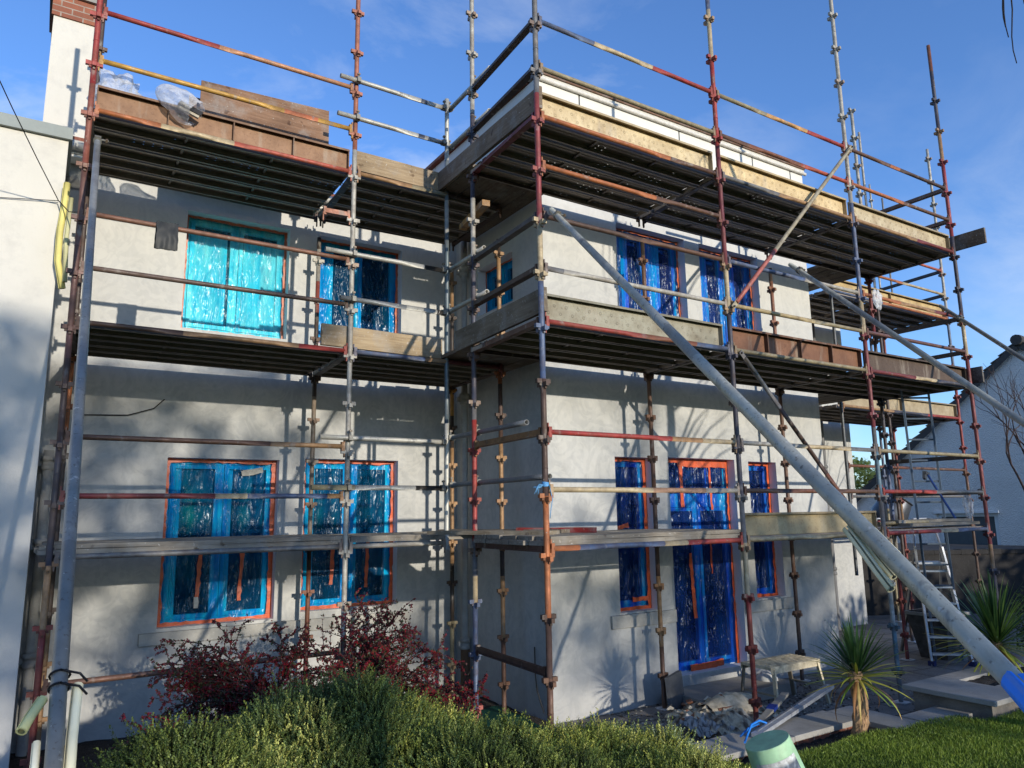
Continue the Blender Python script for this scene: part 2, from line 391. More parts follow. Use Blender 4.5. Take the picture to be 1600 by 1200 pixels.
NEIGH=m_neigh(); FLASH=m_simple('lead_flashing',(.22,.25,.24),.55,.1,.15,5,.1); DARKW=m_simple('dark_boundary_stone',(.034,.032,.031),.95,0,.4,4,.9,14)
SLATE=m_simple('slate',(.06,.055,.052),.8,0,.3,5,.6,10)

# ------------------------------------------------------------------ camera
R3=Matrix(((0.84495284,-0.53463437,-0.01485889),(-0.08040615,-0.15444444,0.98472421),(-0.52876228,-0.83085077,-0.17348616)))
cam=bpy.data.cameras.new('camera'); cam.sensor_width=36; cam.lens=36*1152.89/1600; cam.clip_end=4000; cam.clip_start=.05
co=bpy.data.objects.new('camera',cam); C.objects.link(co)
CAM=V((-3.6373,-5.2096,.3459+GZ)); co.matrix_world=Matrix.Translation(CAM)@R3.transposed().to_4x4()
bpy.context.scene.camera=co

# ------------------------------------------------------------------ light and sky
SUN=V((.085,-1,.205)).normalized()       # towards the sun
el=math.asin(SUN.z); az=math.atan2(SUN.x,SUN.y)
sl=bpy.data.lights.new('sun','SUN'); sl.energy=4.45; sl.angle=math.radians(.55); sl.color=(1,.915,.775)
so=bpy.data.objects.new('sun',sl); C.objects.link(so); so.rotation_euler=SUN.to_track_quat('Z','Y').to_euler(); so.location=(0,-20,12)
w=bpy.data.worlds.new('World'); bpy.context.scene.world=w; w.use_nodes=True; nt=w.node_tree; nt.nodes.clear()
def wn(ty,**kw):
    x=nt.nodes.new(ty)
    for k,v in kw.items():
        if k=='inp':
            for kk,vv in v.items():
                if hasattr(vv,'is_output'): nt.links.new(vv,x.inputs[kk])
                else: x.inputs[kk].default_value=vv
        else: setattr(x,k,v)
    return x
sky=wn('ShaderNodeTexSky',sky_type='NISHITA'); sky.sun_disc=False; sky.sun_elevation=el; sky.sun_rotation=az
sky.air_density=1.0; sky.dust_density=.25; sky.ozone_density=3.2; sky.altitude=60
tc=wn('ShaderNodeTexCoord')
mp=wn('ShaderNodeMapping',inp={'Vector':tc.outputs['Generated'],'Rotation':(.3,.5,.9),'Scale':(1.0,1.5,2.4)})
n1=wn('ShaderNodeTexNoise',inp={'Vector':mp.outputs[0],'Scale':3.0,'Detail':9.0,'Roughness':.6,'Distortion':.35})
n2=wn('ShaderNodeTexNoise',inp={'Vector':tc.outputs['Generated'],'Scale':1.7,'Detail':3.0})
cr=wn('ShaderNodeMapRange',inp={'Value':n1.outputs['Fac'],'From Min':.46,'From Max':.70,'To Min':0.,'To Max':.75})
c2=wn('ShaderNodeMapRange',inp={'Value':n2.outputs['Fac'],'From Min':.38,'From Max':.62,'To Min':.12,'To Max':1.})
sepz=wn('ShaderNodeSeparateXYZ',inp={0:tc.outputs['Generated']})
lowc=wn('ShaderNodeMapRange',inp={'Value':sepz.outputs[2],'From Min':.05,'From Max':.6,'To Min':1.5,'To Max':.42})
mu=wn('ShaderNodeMath',operation='MULTIPLY',inp={0:cr.outputs[0],1:c2.outputs[0]})
mu2=wn('ShaderNodeMath',operation='MULTIPLY',inp={0:mu.outputs[0],1:lowc.outputs[0]})
tint=wn('ShaderNodeMix',data_type='RGBA',blend_type='MULTIPLY',inp={0:1.0,6:sky.outputs[0],7:(1.66,2.0,2.62,1)})
cm=wn('ShaderNodeMix',data_type='RGBA',inp={0:mu2.outputs[0],6:tint.outputs[2],7:(8.2,8.8,9.6,1)})
bg=wn('ShaderNodeBackground',inp={'Color':cm.outputs[2],'Strength':.112}); wo=wn('ShaderNodeOutputWorld',inp={0:bg.outputs[0]})
sc=bpy.context.scene
sc.view_settings.view_transform='Standard'; sc.view_settings.look='None'; sc.view_settings.exposure=0
try: sc.cycles.use_denoising=True
except Exception: pass
sc.cycles.max_bounces=7; sc.cycles.transparent_max_bounces=12; sc.cycles.caustics_reflective=False; sc.cycles.caustics_refractive=False

# ================================================================== HOUSE
FY=1.6; WX0=1.12; WX1=6.165; BY=3.72; REV=.17
def wall_openings(mb,P,u0,u1,z0,z1,ops,rev=REV,rmb=None,parent=None):
    """P(u,z,d) -> point; ops = [(u0,u1,z0,z1)] real holes with reveals"""
    us=sorted({u0,u1,*[o[0] for o in ops],*[o[1] for o in ops]}); zs=sorted({z0,z1,*[o[2] for o in ops],*[o[3] for o in ops]})
    for i in range(len(us)-1):
        for j in range(len(zs)-1):
            cu=(us[i]+us[i+1])/2; cz=(zs[j]+zs[j+1])/2
            if any(o[0]<cu<o[1] and o[2]<cz<o[3] for o in ops): continue
            mb.add([P(us[i],zs[j],0),P(us[i+1],zs[j],0),P(us[i+1],zs[j+1],0),P(us[i],zs[j+1],0)],[(0,1,2,3)])
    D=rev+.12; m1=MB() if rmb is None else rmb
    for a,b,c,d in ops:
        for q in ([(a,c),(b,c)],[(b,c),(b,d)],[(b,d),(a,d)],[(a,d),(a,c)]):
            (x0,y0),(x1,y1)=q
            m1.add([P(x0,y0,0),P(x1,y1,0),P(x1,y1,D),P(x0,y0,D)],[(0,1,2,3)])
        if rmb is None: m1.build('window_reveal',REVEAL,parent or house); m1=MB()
house=thing('house','large grey rendered house with projecting flat-roofed wing, windows masked in blue film','house',(1.12,3.72,0))
Pf=lambda u,z,d:(u,FY+d,z); Pb=lambda u,z,d:(u,BY+d,z); Ps=lambda u,z,d:(WX0+d,u,z)
Z=lambda zr:zr+GZ
wf=[('T1',2.305,3.51,Z(2.5),Z(4.0)),('T2',3.79,4.995,Z(2.5),Z(4.0)),('B1',2.135,2.735,Z(-.8),Z(1.005)),('DO',3.005,4.22,Z(-1.6),Z(1.02)),('B2',4.495,5.07,Z(-.81),Z(1.005))]
wb=[('TL',-2.43,-1.235,Z(2.5),Z(3.92)),('TR',-.875,.29,Z(2.5),Z(3.92)),('BL',-2.475,-1.255,Z(-.80),Z(1.02)),('BR',-.945,.27,Z(-.75),Z(1.05))]
ws=[('SD',2.215,3.09,Z(2.95),Z(3.59))]
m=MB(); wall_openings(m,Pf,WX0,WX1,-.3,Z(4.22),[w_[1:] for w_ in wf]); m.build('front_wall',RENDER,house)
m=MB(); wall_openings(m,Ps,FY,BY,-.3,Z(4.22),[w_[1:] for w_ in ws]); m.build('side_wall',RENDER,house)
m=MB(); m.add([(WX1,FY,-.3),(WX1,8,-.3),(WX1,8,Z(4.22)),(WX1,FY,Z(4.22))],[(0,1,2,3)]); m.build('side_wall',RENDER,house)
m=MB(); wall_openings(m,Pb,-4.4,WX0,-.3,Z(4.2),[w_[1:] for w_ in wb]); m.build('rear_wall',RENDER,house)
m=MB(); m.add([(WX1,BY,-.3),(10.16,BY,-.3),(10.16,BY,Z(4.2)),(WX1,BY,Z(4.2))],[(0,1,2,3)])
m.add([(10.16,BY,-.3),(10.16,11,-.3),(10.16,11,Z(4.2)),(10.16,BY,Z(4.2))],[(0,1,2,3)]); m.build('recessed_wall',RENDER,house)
# parapet of the wing: white boarded fascia with joints and a metal trim
m=MB(); t=.035
xs=[WX0-.03,1.75,3.50,5.02,5.9,WX1+.03]
for i in range(len(xs)-1): m.box(xs[i]+(.012 if i else 0),xs[i+1]-.012,FY-t,FY,Z(4.225),Z(5.62))
ys=[FY-t,4.3,7.0]
for i in range(2): m.box(WX0-t,WX0,ys[i]+.001,ys[i+1]-.012,Z(4.225),Z(5.60))
m.box(WX1,WX1+t,FY-t+.001,7,Z(4.225),Z(5.60)); m.build('parapet_board',PAINT,house)
m=MB(); m.box(WX0-.02,WX1+.02,FY-.018,FY+.02,Z(4.225),Z(5.6),(110,108,104)); m.box(WX0-.01,WX1+.01,FY+.0205,7.0,Z(5.50),Z(5.58),(120,118,112)); m.build('flat_roof',GEN,house)
m=MB(); m.tube((WX0-.06,FY-t-.022,Z(5.60)),(WX1+.09,FY-t-.022,Z(5.60)),.026,10,col=(214,210,200),hollow=False)
m.box(WX0-.06,WX1+.08,FY-t-.012,FY+.12,Z(5.632),Z(5.672),(206,202,190)); m.build('parapet_trim',GEN,house)
m=MB(); m.box(WX0-.065,WX1+.085,FY-t-.03,FY+.15,Z(5.6725),Z(5.70),(120,88,66))
m.box(WX0-.10,WX0+.1,FY+.151,7,Z(5.61),Z(5.66),(150,96,74)); m.build('parapet_capping',TIMBER,house)
# dark ends standing up from joints, as on the photo
# eaves of the recessed left part
m=MB(); m.box(-4.3,WX0-.04,BY-.20,BY-.002,Z(4.2005),Z(4.23)); m.box(-4.3,WX0-.04,BY-.22,BY-.19,Z(4.231),Z(4.36)); m.build('soffit_board',PAINT,house)
m=MB(); m.path([(-4.3,BY-.275,Z(4.30)),(-1,BY-.275,Z(4.30)),(WX0-.05,BY-.275,Z(4.29))],.055,10,(196,194,186)); m.build('gutter',GEN,house)
m=MB()
def roofq(x0,x1,y0,z0,y1,z1): m.add([(x0,y0,z0),(x1,y0,z0),(x1,y1,z1),(x0,y1,z1),(x0,y0,z0-.05),(x1,y0,z0-.05)],[(0,1,2,3),(4,5,1,0)])
roofq(-4.3,WX0-.04,BY-.3,Z(4.385),7.6,Z(5.25)); m.build('tiled_roof',TILE,house); m=MB(); roofq(WX1+.05,10.3,BY-.3,Z(4.26),7.6,Z(5.1)); m.build('tiled_roof',TILE,house)
# chimney with brick head
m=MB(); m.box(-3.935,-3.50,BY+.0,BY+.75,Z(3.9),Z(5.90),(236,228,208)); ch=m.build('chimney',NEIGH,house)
m=MB(); m.box(-3.955,-3.48,BY-.02,BY+.77,Z(5.9005),Z(6.16)); m.build('chimney_brickwork',BRICK,ch)
m=MB(); m.box(-3.99,-3.44,BY-.06,BY+.81,Z(6.1605),Z(6.25),(150,146,136)); m.build('chimney_slab',STONE,ch)
# sills and step
m=MB(); m.box(-2.645,.42,BY-.045,BY-.0005,Z(-.965),Z(-.835)); m.build('window_sill',SILL,house,.006)
m=MB(); m.box(1.98,2.985,FY-.04,FY-.0005,Z(-.965),Z(-.82)); m.build('window_sill',SILL,house,.006)
m=MB(); m.box(4.24,5.28,FY-.04,FY-.0005,Z(-.97),Z(-.83)); m.build('window_sill',SILL,house,.006)
m=MB(); m.box(3.01,4.215,FY+.0,FY+.28,Z(-1.74),Z(-1.605)); m.box(2.75,4.35,FY-.62,FY-.002,0.004,Z(-1.72)); m.build('door_step',STONE,house,.01)
# downpipes
def downpipe(x,y,z0,z1,collars,mat=PIPEW,r=.045):
    m=MB(); m.path([(x,y,z0),(x,y,(z0+z1)/2),(x,y,z1)],r,12,(226,222,210))
    for zc in collars:
        m.lathe((x,y,zc),[(r+.001,-.07),(r+.018,-.065),(r+.018,-.02),(r+.008,-.018),(r+.008,.02),(r+.022,.024),(r+.022,.07),(r+.001,.075)],14,(190,184,168))
        m.box(x-r-.04,x+r+.04,y+.01,y+.06,zc-.03,zc+.03,(180,176,164))
    return m.build('downpipe',mat,house)
downpipe(1.04,3.33,Z(-1.34),Z(4.2),[Z(-1.25),Z(1.86),Z(3.62)])
m=MB(); m.path([(1.04,3.33,-.02),(1.04,3.33,Z(-1.30))],.058,12,(110,84,62)); m.build('gully_pipe',GEN,house)
downpipe(-3.59,3.60,-.05,Z(1.05),[Z(.92),Z(.1),Z(-.98)])
downpipe(9.05,3.60,-.05,Z(4.2),[Z(2.5),Z(1.1),Z(.2),Z(-.8)],m_simple('grey_pipe',(.17,.17,.17),.6,0,.3,6,.2))
# small outside tap, cable and vent on the walls
m=MB(); m.path([(1.105,1.86,Z(-1.1)),(1.10,1.85,Z(-1.38)),(1.10,1.82,Z(-1.55)),(1.09,1.68,Z(-1.75))],.006,5,(30,28,28)); m.build('wall_cable',GEN,house)
m=MB(); m.path([(-3.35,3.71,Z(1.44)),(-2.9,3.69,Z(1.46)),(-2.65,3.69,Z(1.55)),(-2.55,3.71,Z(1.66))],.006,5,(40,38,36)); m.build('wall_cable',GEN,house)

def jit(a): return (random.random()-.5)*2*a
def window(P,inw,u0,u1,z0,z1,kind):
    """frame (the part) with pane, film, tape and curtain below it"""
    d0=REV
    def bx(mb,a,b,c,d,e,f,col=(238,240,240)):
        p=[P(a,c,e),P(b,c,e),P(b,d,e),P(a,d,e),P(a,c,f),P(b,c,f),P(b,d,f),P(a,d,f)]
        mb.add(p,[(0,1,2,3),(7,6,5,4),(0,4,5,1),(1,5,6,2),(2,6,7,3),(3,7,4,0)],col)
    m=MB(); fw=.06
    mids=[(u0+u1)/2] if kind in('two','door') else []
    bx(m,u0,u0+fw,z0,z1,d0,d0+.07); bx(m,u1-fw,u1,z0,z1,d0,d0+.07)
    bx(m,u0+fw,u1-fw,z0,z0+fw,d0+.001,d0+.07); bx(m,u0+fw,u1-fw,z1-fw,z1,d0+.001,d0+.07)
    edges=[u0+fw]+[x for mm in mids for x in(mm-.025,mm+.025)]+[u1-fw]
    zt=z1-.62 if kind=='door' else z1-fw
    for mm in mids: bx(m,mm-.025,mm+.025,z0+fw,zt if kind=='door' else z1-fw,d0+.002,d0+.07)
    if kind=='door':
        bx(m,u0+fw,u1-fw,zt,zt+.17,d0+.003,d0+.07)
        for uu in (u0+.34,u0+.85): bx(m,uu-.03,uu+.03,zt+.17,z1-fw,d0+.004,d0+.07)
    sashes=[]
    for i in range(0,len(edges),2):
        a,b=edges[i],edges[i+1]; s=.05
        top=zt-.001; bot=z0+fw
        bx(m,a+.004,a+s,bot,top,d0-.012,d0+.05); bx(m,b-s,b-.004,bot,top,d0-.012,d0+.05)
        bx(m,a+s,b-s,bot+.004,bot+s,d0-.0115,d0+.05); bx(m,a+s,b-s,top-s,top-.004,d0-.0115,d0+.05)
        sashes.append((a+s,b-s,bot+s,top-s))
    wname='door' if kind=='door' else 'window'
    wo=m.build(wname,WHITE,house)
    m=MB(); m.add([P(u0+.01,z0+.01,d0+.035),P(u1-.01,z0+.01,d0+.035),P(u1-.01,z1-.01,d0+.035),P(u0+.01,z1-.01,d0+.035)],[(0,1,2,3)]); m.build('pane',PANE,wo)
    return wo,sashes,bx
def film(wo,P,u0,u1,z0,z1,mat,amp=.010,seed=0):
    d0=REV-.03; nu=max(14,int((u1-u0)/.022)); nv=max(20,int((z1-z0)/.03))
    def fn(a,b):
        u=u0+(u1-u0)*a; z=z0+(z1-z0)*b; e=min(a,1-a,b,1-b)*8; e=min(1,e)
        q=noise.noise(V((u*9+seed,z*1.3,seed)))*.9+noise.noise(V((u*22+z*3,z*5,seed+3)))*.5+noise.noise(V((u*6-z*7,z*7+u*3,seed+9)))*.5
        return P(u,z,d0-amp*q*e)
    m=MB(); m.grid(fn,nu,nv); return m.build('plastic_film',mat,wo)
def tape(wo,P,strips,d=REV-.042):
    """strips: (ua,za,ub,zb,w) ragged orange bands"""
    m=MB()
    for i,(ua,za,ub,zb,wd,*cc) in enumerate(strips):
        L=math.hypot(ub-ua,zb-za); k=max(2,int(L/.05)); nx,nz=-(zb-za)/L,(ub-ua)/L
        col=cc[0] if cc else (206,90,46)
        pts=[]
        for j in range(k+1):
            t=j/k; u=ua+(ub-ua)*t; z=za+(zb-za)*t; w1=wd/2+jit(.007)+.008*noise.noise(V((u*9,z*9,i))); w2=wd/2+jit(.007)+.012*noise.noise(V((u*6,z*6,i+5))); dd=d-.0012*i+jit(.003)
            pts+= [P(u+nx*w1,z+nz*w1,dd),P(u-nx*w2,z-nz*w2,dd+jit(.002))]
        b=len(m.v); m.v+=pts
        for j in range(k+1):
            s=.8+.35*random.random(); m.c+=[lin(col,s)]*2
        for j in range(k): m.f.append((b+2*j,b+2*j+1,b+2*j+3,b+2*j+2)); m.sm.append(False)
    return m.build('masking_tape',TAPE,wo)
def curtain(wo,P,u0,u1,z0,z1,seed=0):
    m=MB(); m.grid(lambda a,b:P(u0+(u1-u0)*a,z0+(z1-z0)*b,REV+.022-.006*math.sin(a*26+seed+math.sin(b*3))),40,4,(255,255,255)); return m.build('curtain',CURT,wo)
for nm,u0,u1,z0,z1 in wf+wb+ws:
    P=Pf if (nm,u0,u1,z0,z1) in wf else Pb if (nm,u0,u1,z0,z1) in wb else Ps
    kind={'DO':'door','B1':'one','B2':'one'}.get(nm,'two')
    wo,sash,bx=window(P,0,u0,u1,z0,z1,kind)
    if nm in('TL','T1','T2'):
        for a,b,c,d in sash: curtain(wo,P,a+(.012 if a>(u0+u1)/2 else 0),b-(.03 if a<(u0+u1)/2 else 0),c+.02,d-.06,a) if nm=='TL' else curtain(wo,P,a,a+(b-a)*.55,c,d,a)
    if nm=='TR': curtain(wo,P,sash[0][0],sash[0][1]*.4+sash[0][0]*.6,sash[0][2],sash[0][3],1)
    if nm in('BL','BR'):
        curtain(wo,P,sash[0][0],sash[0][0]+.07,sash[0][2],sash[0][3],1)
        curtain(wo,P,sash[1][0],sash[1][0]+.05,sash[1][2],sash[1][3],1)
    film(wo,P,u0+.015,u1-.015,z0+.015,z1-.015,FILM_T if nm=='TL' else FILM_V if nm in('T1','T2') else FILM_P if nm in('B1','DO','B2') else FILM_B,.016 if nm!='B2' else .006,u0*7)
    tw=.034 if nm in('TL','TR','T1','T2','SD') else .045; st=[(u0+tw/2,z0,u0+tw/2,z1,tw),(u1-tw/2,z0,u1-tw/2,z1,tw*(1.4 if nm in('B1','BL') else 1)),(u0,z1-tw/2,u1,z1-tw/2,tw*.9),(u0,z0+tw*.45,u1,z0+tw*.45,tw*.9)]
    um=(u0+u1)/2
    if nm in('BL','BR'): st+=[(u0+.42,z0+.85,u0+.40,z0+.28,.045),(um+.26,z0+.8,um+.24,z0+.22,.042)]
    if nm=='DO': st=[(u1-.02,z0,u1-.02,z1,.04),(u0+.28,z1-.055,u1,z1-.055,.1),(u0,z1-.03,u0+.32,z1-.03,.05),(u0+.33,z1-.1,u0+.34,z1-.62,.055),(u0+.86,z1-.1,u0+.87,z1-.66,.035),(u0+.42,z0+1.42,u0+.46,z0+.62,.055),(u0+.80,z1-.95,u0+.80,z0+1.15,.03),(u0+.32,z0+.03,u1-.3,z0+.05,.085)]
    if nm=='B1': st+=[(u0+.02,z0+.95,u0+.28,z0+1.0,.05),(u0+.3,z0+.12,u1,z0+.12,.05)]
    if nm=='B2': st+=[(u0+.03,z0+.92,u1-.08,z0+.93,.045)]
    if nm=='BL': st+=[(u1-.40,z1-.16,u1-.16,z1-.11,.06,(150,150,140)),(u0+.4,z0+.29,u0+.398,z0+.17,.04,(214,214,206))]
    tape(wo,P,[(*q,(186,96,60)) if len(q)==5 and nm in('TL','TR','T1','T2','SD') else q for q in st])

# ================================================================== NEIGHBOUR ON THE LEFT
nb=thing('neighbouring_house','cream painted flat-roofed neighbour building with grey flashing at the far left','house',(-6,2.6,0))
NX=-3.675; NY=2.6
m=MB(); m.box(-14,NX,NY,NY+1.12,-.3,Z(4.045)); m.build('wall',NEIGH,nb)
m=MB(); m.box(-14,NX+.03,NY-.04,NY+1.1,Z(4.0455),Z(4.06)); m.box(-14,NX+.03,NY-.045,NY-.006,Z(3.94),Z(4.045)); m.build('roof_flashing',FLASH,nb)

# ================================================================== GROUND
def hgt(x,y): 
    # lawn surface: level near the coping, rising gently to the photographer
    return Z(-1.45)+.022*max(0,-1.4-y)+.03*noise.noise(V((x*.5,y*.5,0)))
m=MB(); m.add([(-400,-400,-.04),(400,-400,-.04),(400,400,-.04),(-400,400,-.04)],[(0,1,2,3)]); struct(m.build('ground',m_simple('far_ground',(.06,.065,.04),.95,0,.4,.3,.3)))
m=MB(); m.grid(lambda a,b:(.55+a*17.5,-.95+b*13,.004+.010*noise.noise(V((a*40,b*30,1)))+.006*noise.noise(V((a*150,b*100,5)))),150,100); struct(m.build('patio',PAVE))
def soilz(x,y):
    base=Z(-1.55) if y<-1.0 else Z(-1.55)+(0.03-Z(-1.55))*min(1,(y+1.0)/1.6)
    return base+.03*noise.noise(V((x*3,y*3,0)))+.02*noise.noise(V((x*9,y*9,2)))
m=MB(); m.grid(lambda a,b:(-9+a*10.1,-1.7+b*5.5,soilz(-9+a*10.1,-1.7+b*5.5)),90,60); struct(m.build('flower_bed',SOIL))
m=MB(); m.grid(lambda a,b:(1.0+a*1.56,-1.62+b*.62,Z(-1.53)+.025*noise.noise(V((a*9,b*5,3)))+.02*noise.noise(V((a*30,b*14,3)))),50,24); struct(m.build('flower_bed',SOIL))
def lawn_edge(x): return -1.40+.05*noise.noise(V((x*2.2,0,4))) if x<2.5 else (-1.40-.10*min(1,(x-2.5)/.4)+.06*noise.noise(V((x*2.2,0,4))) if x<3.3 else -1.78+.05*noise.noise(V((x*2,0,7))))
def lawnp(a,b):
    x=-10+a*26; y=lawn_edge(x); yy=y+(-14-y)*b**2.2
    return (x,yy,hgt(x,yy)-(.10 if b<1e-6 else 0))
m=MB(); m.grid(lawnp,160,40); struct(m.build('lawn',LAWN))
# grass blades on the part of the lawn that shows
def blades(n,x0,x1,y0,y1,name):
    xs=RNG.uniform(x0,x1,n*2); ys=y0+(y1-y0)*RNG.uniform(0,1,n*2)
    ok=np.array([y<lawn_edge(x)+.05 for x,y in zip(xs,ys)]); xs=xs[ok][:n]; ys=ys[ok][:n]; n=len(xs)
    zs=np.array([hgt(x,y) for x,y in zip(xs,ys)])
    h=RNG.uniform(.018,.042,n)*(.75+.5*np.array([noise.noise(V((x*1.7,y*1.7,8)))+.5 for x,y in zip(xs,ys)])); th=RNG.uniform(0,6.28,n); wd=RNG.uniform(.0018,.0035,n); ln=RNG.uniform(0,.035,n); ph=RNG.uniform(0,6.28,n)
    b=np.stack([xs,ys,zs],1); dx=np.stack([np.cos(th)*wd,np.sin(th)*wd,0*wd],1); le=np.stack([np.cos(ph)*ln,np.sin(ph)*ln,h],1)
    v=np.stack([b-dx,b+dx,b+le*.6+dx*.8+np.array([0,0,.004]),b+le],1).reshape(-1,3)
    i=np.arange(n)*4; f=np.concatenate([np.stack([i,i+1,i+2],1),np.stack([i,i+2,i+3],1)])
    patch=np.array([noise.noise(V((x*1.3,y*1.3,2))) for x,y in zip(xs,ys)])
    c0=np.array([.10,.17,.028]); c1=np.array([.40,.50,.08]); k=np.clip(.35+patch*.6+RNG.normal(0,.18,n),0,1)[:,None]
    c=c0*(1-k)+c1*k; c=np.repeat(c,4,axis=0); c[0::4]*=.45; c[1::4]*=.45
    o=npmesh(name,v,f,c,GRASS); o['kind']='stuff'; o['label']='short green lawn grass at the lower right'; o['category']='grass'; return o
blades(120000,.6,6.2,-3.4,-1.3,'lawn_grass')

# kerb wall between the patio and the bed: brick under pale coping stones
def coping(name,label,x0,x1,y0,y1,zt,under=BRICK,zb=0.,group='coping stones edging the raised bed',ins=.035,th=.045):
    r=thing(name,label,'low wall',((x0+x1)/2,(y0+y1)/2,0),group)
    long_x=(x1-x0)>(y1-y0); L=(x1-x0) if long_x else (y1-y0); k=max(1,round(L/.75)); m=MB()
    for i in range(k):
        a=i/k; b=(i+1)/k; g=.004; dz=jit(.004)
        if long_x: m.box(x0+L*a+g,x0+L*b-g,y0+jit(.006),y1+jit(.006),zt-th+dz,zt+dz)
        else: m.box(x0+jit(.006),x1+jit(.006),y0+L*a+g,y0+L*b-g,zt-th+dz,zt+dz)
    m.build('coping_stone',STONE,r,.005)
    m=MB(); m.box(x0+ins,x1-ins,y0+ins,y1-ins,zb,zt-th-.005); m.build('brick_course',under,r); return r
coping('bed_wall','low brick wall with pale coping stones between hedge and first sword-leaved palm',.78,2.52,-1.06,-.70,Z(-1.45))
coping('bed_wall','short return of coping stones just right of the first palm trunk',2.54,2.885,-1.42,-.72,Z(-1.453))
coping('bed_wall','coping stones running along the lawn edge towards the right planter',2.905,3.62,-1.52,-1.20,Z(-1.447))
pl=thing('raised_planter','raised stone planter with flagstone top at the right edge of lawn','planter',(4.6,-1.2,0))
m=MB()
for (x0,x1,y0,y1) in ((3.42,4.03,-1.75,-.93),(4.035,6.2,-1.145,-.93),(4.035,6.2,-1.75,-1.46)): m.box(x0,x1,y0,y1,Z(-1.345),Z(-1.30))
m.build('flagstone_top',STONE,pl,.006)
m=MB(); m.box(3.50,6.15,-1.68,-.985,0,Z(-1.35)); m.build('planter_wall',m_simple('rough_planter_wall',(.20,.18,.155),.95,0,.4,5,.6,20),pl)
m=MB(); m.grid(lambda a,b:(4.0+a*2.2,-1.47+b*.34,Z(-1.325)+.02*noise.noise(V((a*20,b*5,0)))),30,8); m.build('planter_soil',SOIL,pl)
# green ground sheet by the corner standard
m=MB(); m.grid(lambda a,b:(-.95+a*1.9,-.2+b*2.6,soilz(-.95+a*1.9,-.2+b*2.6)+.03+.02*noise.noise(V((a*5,b*6,3)))),30,30,(12,74,58)); tag(m.build('ground_sheet',GEN),'dark green ground sheet spread under the inner corner of the scaffold','sheet')

# ================================================================== SCAFFOLD
R_S=.0258; R_L=.0238
GS='scaffold standards'; GL='scaffold ledger tubes'; GT='scaffold transoms'; GP='steel deck planks'; GB='timber scaffold boards'; GTO='toe boards along the platform edges'
SEGCOL=lambda segs,z: next((c for zt,c in segs if z<=zt),segs[-1][1])
def cup(col):
    m=MB(); a=.050
    for sx,sy,dz in ((1,0,0),(-1,0,0),(0,1,-.028),(0,-1,-.028)):
        d=V((sx,sy,0)); p=V((-sy,sx,0))
        # a V-pressing: two cheeks and a folded lip
        m.obox(d*.046+V((0,0,dz)),d*.024,p*.0165,V((0,0,.019)),col)
        m.obox(d*.033+V((0,0,dz-.028)),d*.010,p*.010,V((0,0,.012)),tuple(int(q*.7) for q in col))
    return m
CUPS={}
def standard(x,y,z0,z1,ks,segs,label,base=True,cups=True):
    """segs: [(z_top, colour)] from the bottom upwards; ks: coupler levels"""
    r=thing('scaffold_standard',label,'scaffold pole',(x,y,z0),GS)
    L=z1-z0; sg=[]; 
    for zt,c in segs: sg.append((min(1,max(0,(zt-z0)/L)),c))
    if sg[-1][0]<1: sg.append((1,sg[-1][1]))
    sg=[q for i,q in enumerate(sg) if i==0 or q[0]>sg[i-1][0]]
    m=MB(); m.tube((x,y,z0),(x,y,z1),R_S,14,sg)
    for k in (ks if cups else []):            # spigot joint collars every four couplers
        if (k-1)%4==0 and z0<lv(k)+.3<z1: 
            c=SEGCOL(segs,lv(k)+.3); m.tube((x,y,lv(k)+.23),(x,y,lv(k)+.235),R_S+.002,14,col=c,hollow=False)
    m.build('tube',PIPE if cups else GALV,r)
    if cups:
        for k in ks:
            col=SEGCOL(segs,lv(k)-.04); 
            if random.random()<.35: col=tuple(int(q*.6+w_*.4) for q,w_ in zip(col,(150,100,66)))
            key=col
            if key not in CUPS:
                o=cup(col).build('coupling_cup',PIPE); CUPS[key]=o.data; bpy.data.objects.remove(o)
            o=bpy.data.objects.new('coupling_cup',CUPS[key]); C.objects.link(o); o.parent=r; o.location=(0,0,lv(k)-z0)
    if base:
        m=MB(); m.box(x-.075,x+.075,y-.075,y+.075,z0-.012,z0+.0); m.tube((x,y,z0-.0),(x,y,z0+.12),.019,10,col=DGAL,hollow=False); m.build('base_plate',PIPE,r)
    return r
A=(0,0); B=(.069,1.348); E_=(2.443,0); F_=(4.903,0); G_=(7.365,0); D_=(2.537,1.378); E2=(4.96,1.356); G2=(7.34,1.32)
C_=(.829,2.068); S1=(-3.532,1.989); S2=(-1.040,1.989); S1i=(-3.47,3.37); S2i=(-.957,3.412); S3i=(.874,3.364); S3=(.085,1.99)
H_=(11.25,2.11); H2=(11.38,3.52); R0=(7.42,2.06); R1=(8.86,2.11)
def zz(y_px,x_px,X=None,Y=None):       # height of a mark seen at a pixel on a known upright
    d=R3.transposed()@V(((x_px-800)/1152.89,-(y_px-600)/1152.89,-1)); t=((X-CAM.x)/d.x) if X is not None else ((Y-CAM.y)/d.y)
    return CAM.z+d.z*t
def segpx(pos,lst):   # list of (pixel row of the upper end, colour) from bottom to top
    out=[]
    for row,c in lst:
        if row is None: out.append((99,c)); continue
        # column of this upright at this row, by bisection in height
        lo,hi=-1,12
        for _ in range(40):
            mid=(lo+hi)/2; p=R3@(V((pos[0],pos[1],mid))-CAM); yy=600-1152.89*p.y/-p.z
            if yy>row: lo=mid
            else: hi=mid
        out.append((lo,c))
    return out
rngk=lambda a,b:list(range(a,b+1))
sA=segpx(A,[(1060,BRN),(965,DBR),(775,ORG),(592,DBR),(440,BLU),(350,CRM),(146,(150,52,58)),(None,DGAL)])
standard(*A,.02,lv(12)+.3,rngk(-3,12),sA,'scaffold standard at the wing corner, red above blue above orange rust')
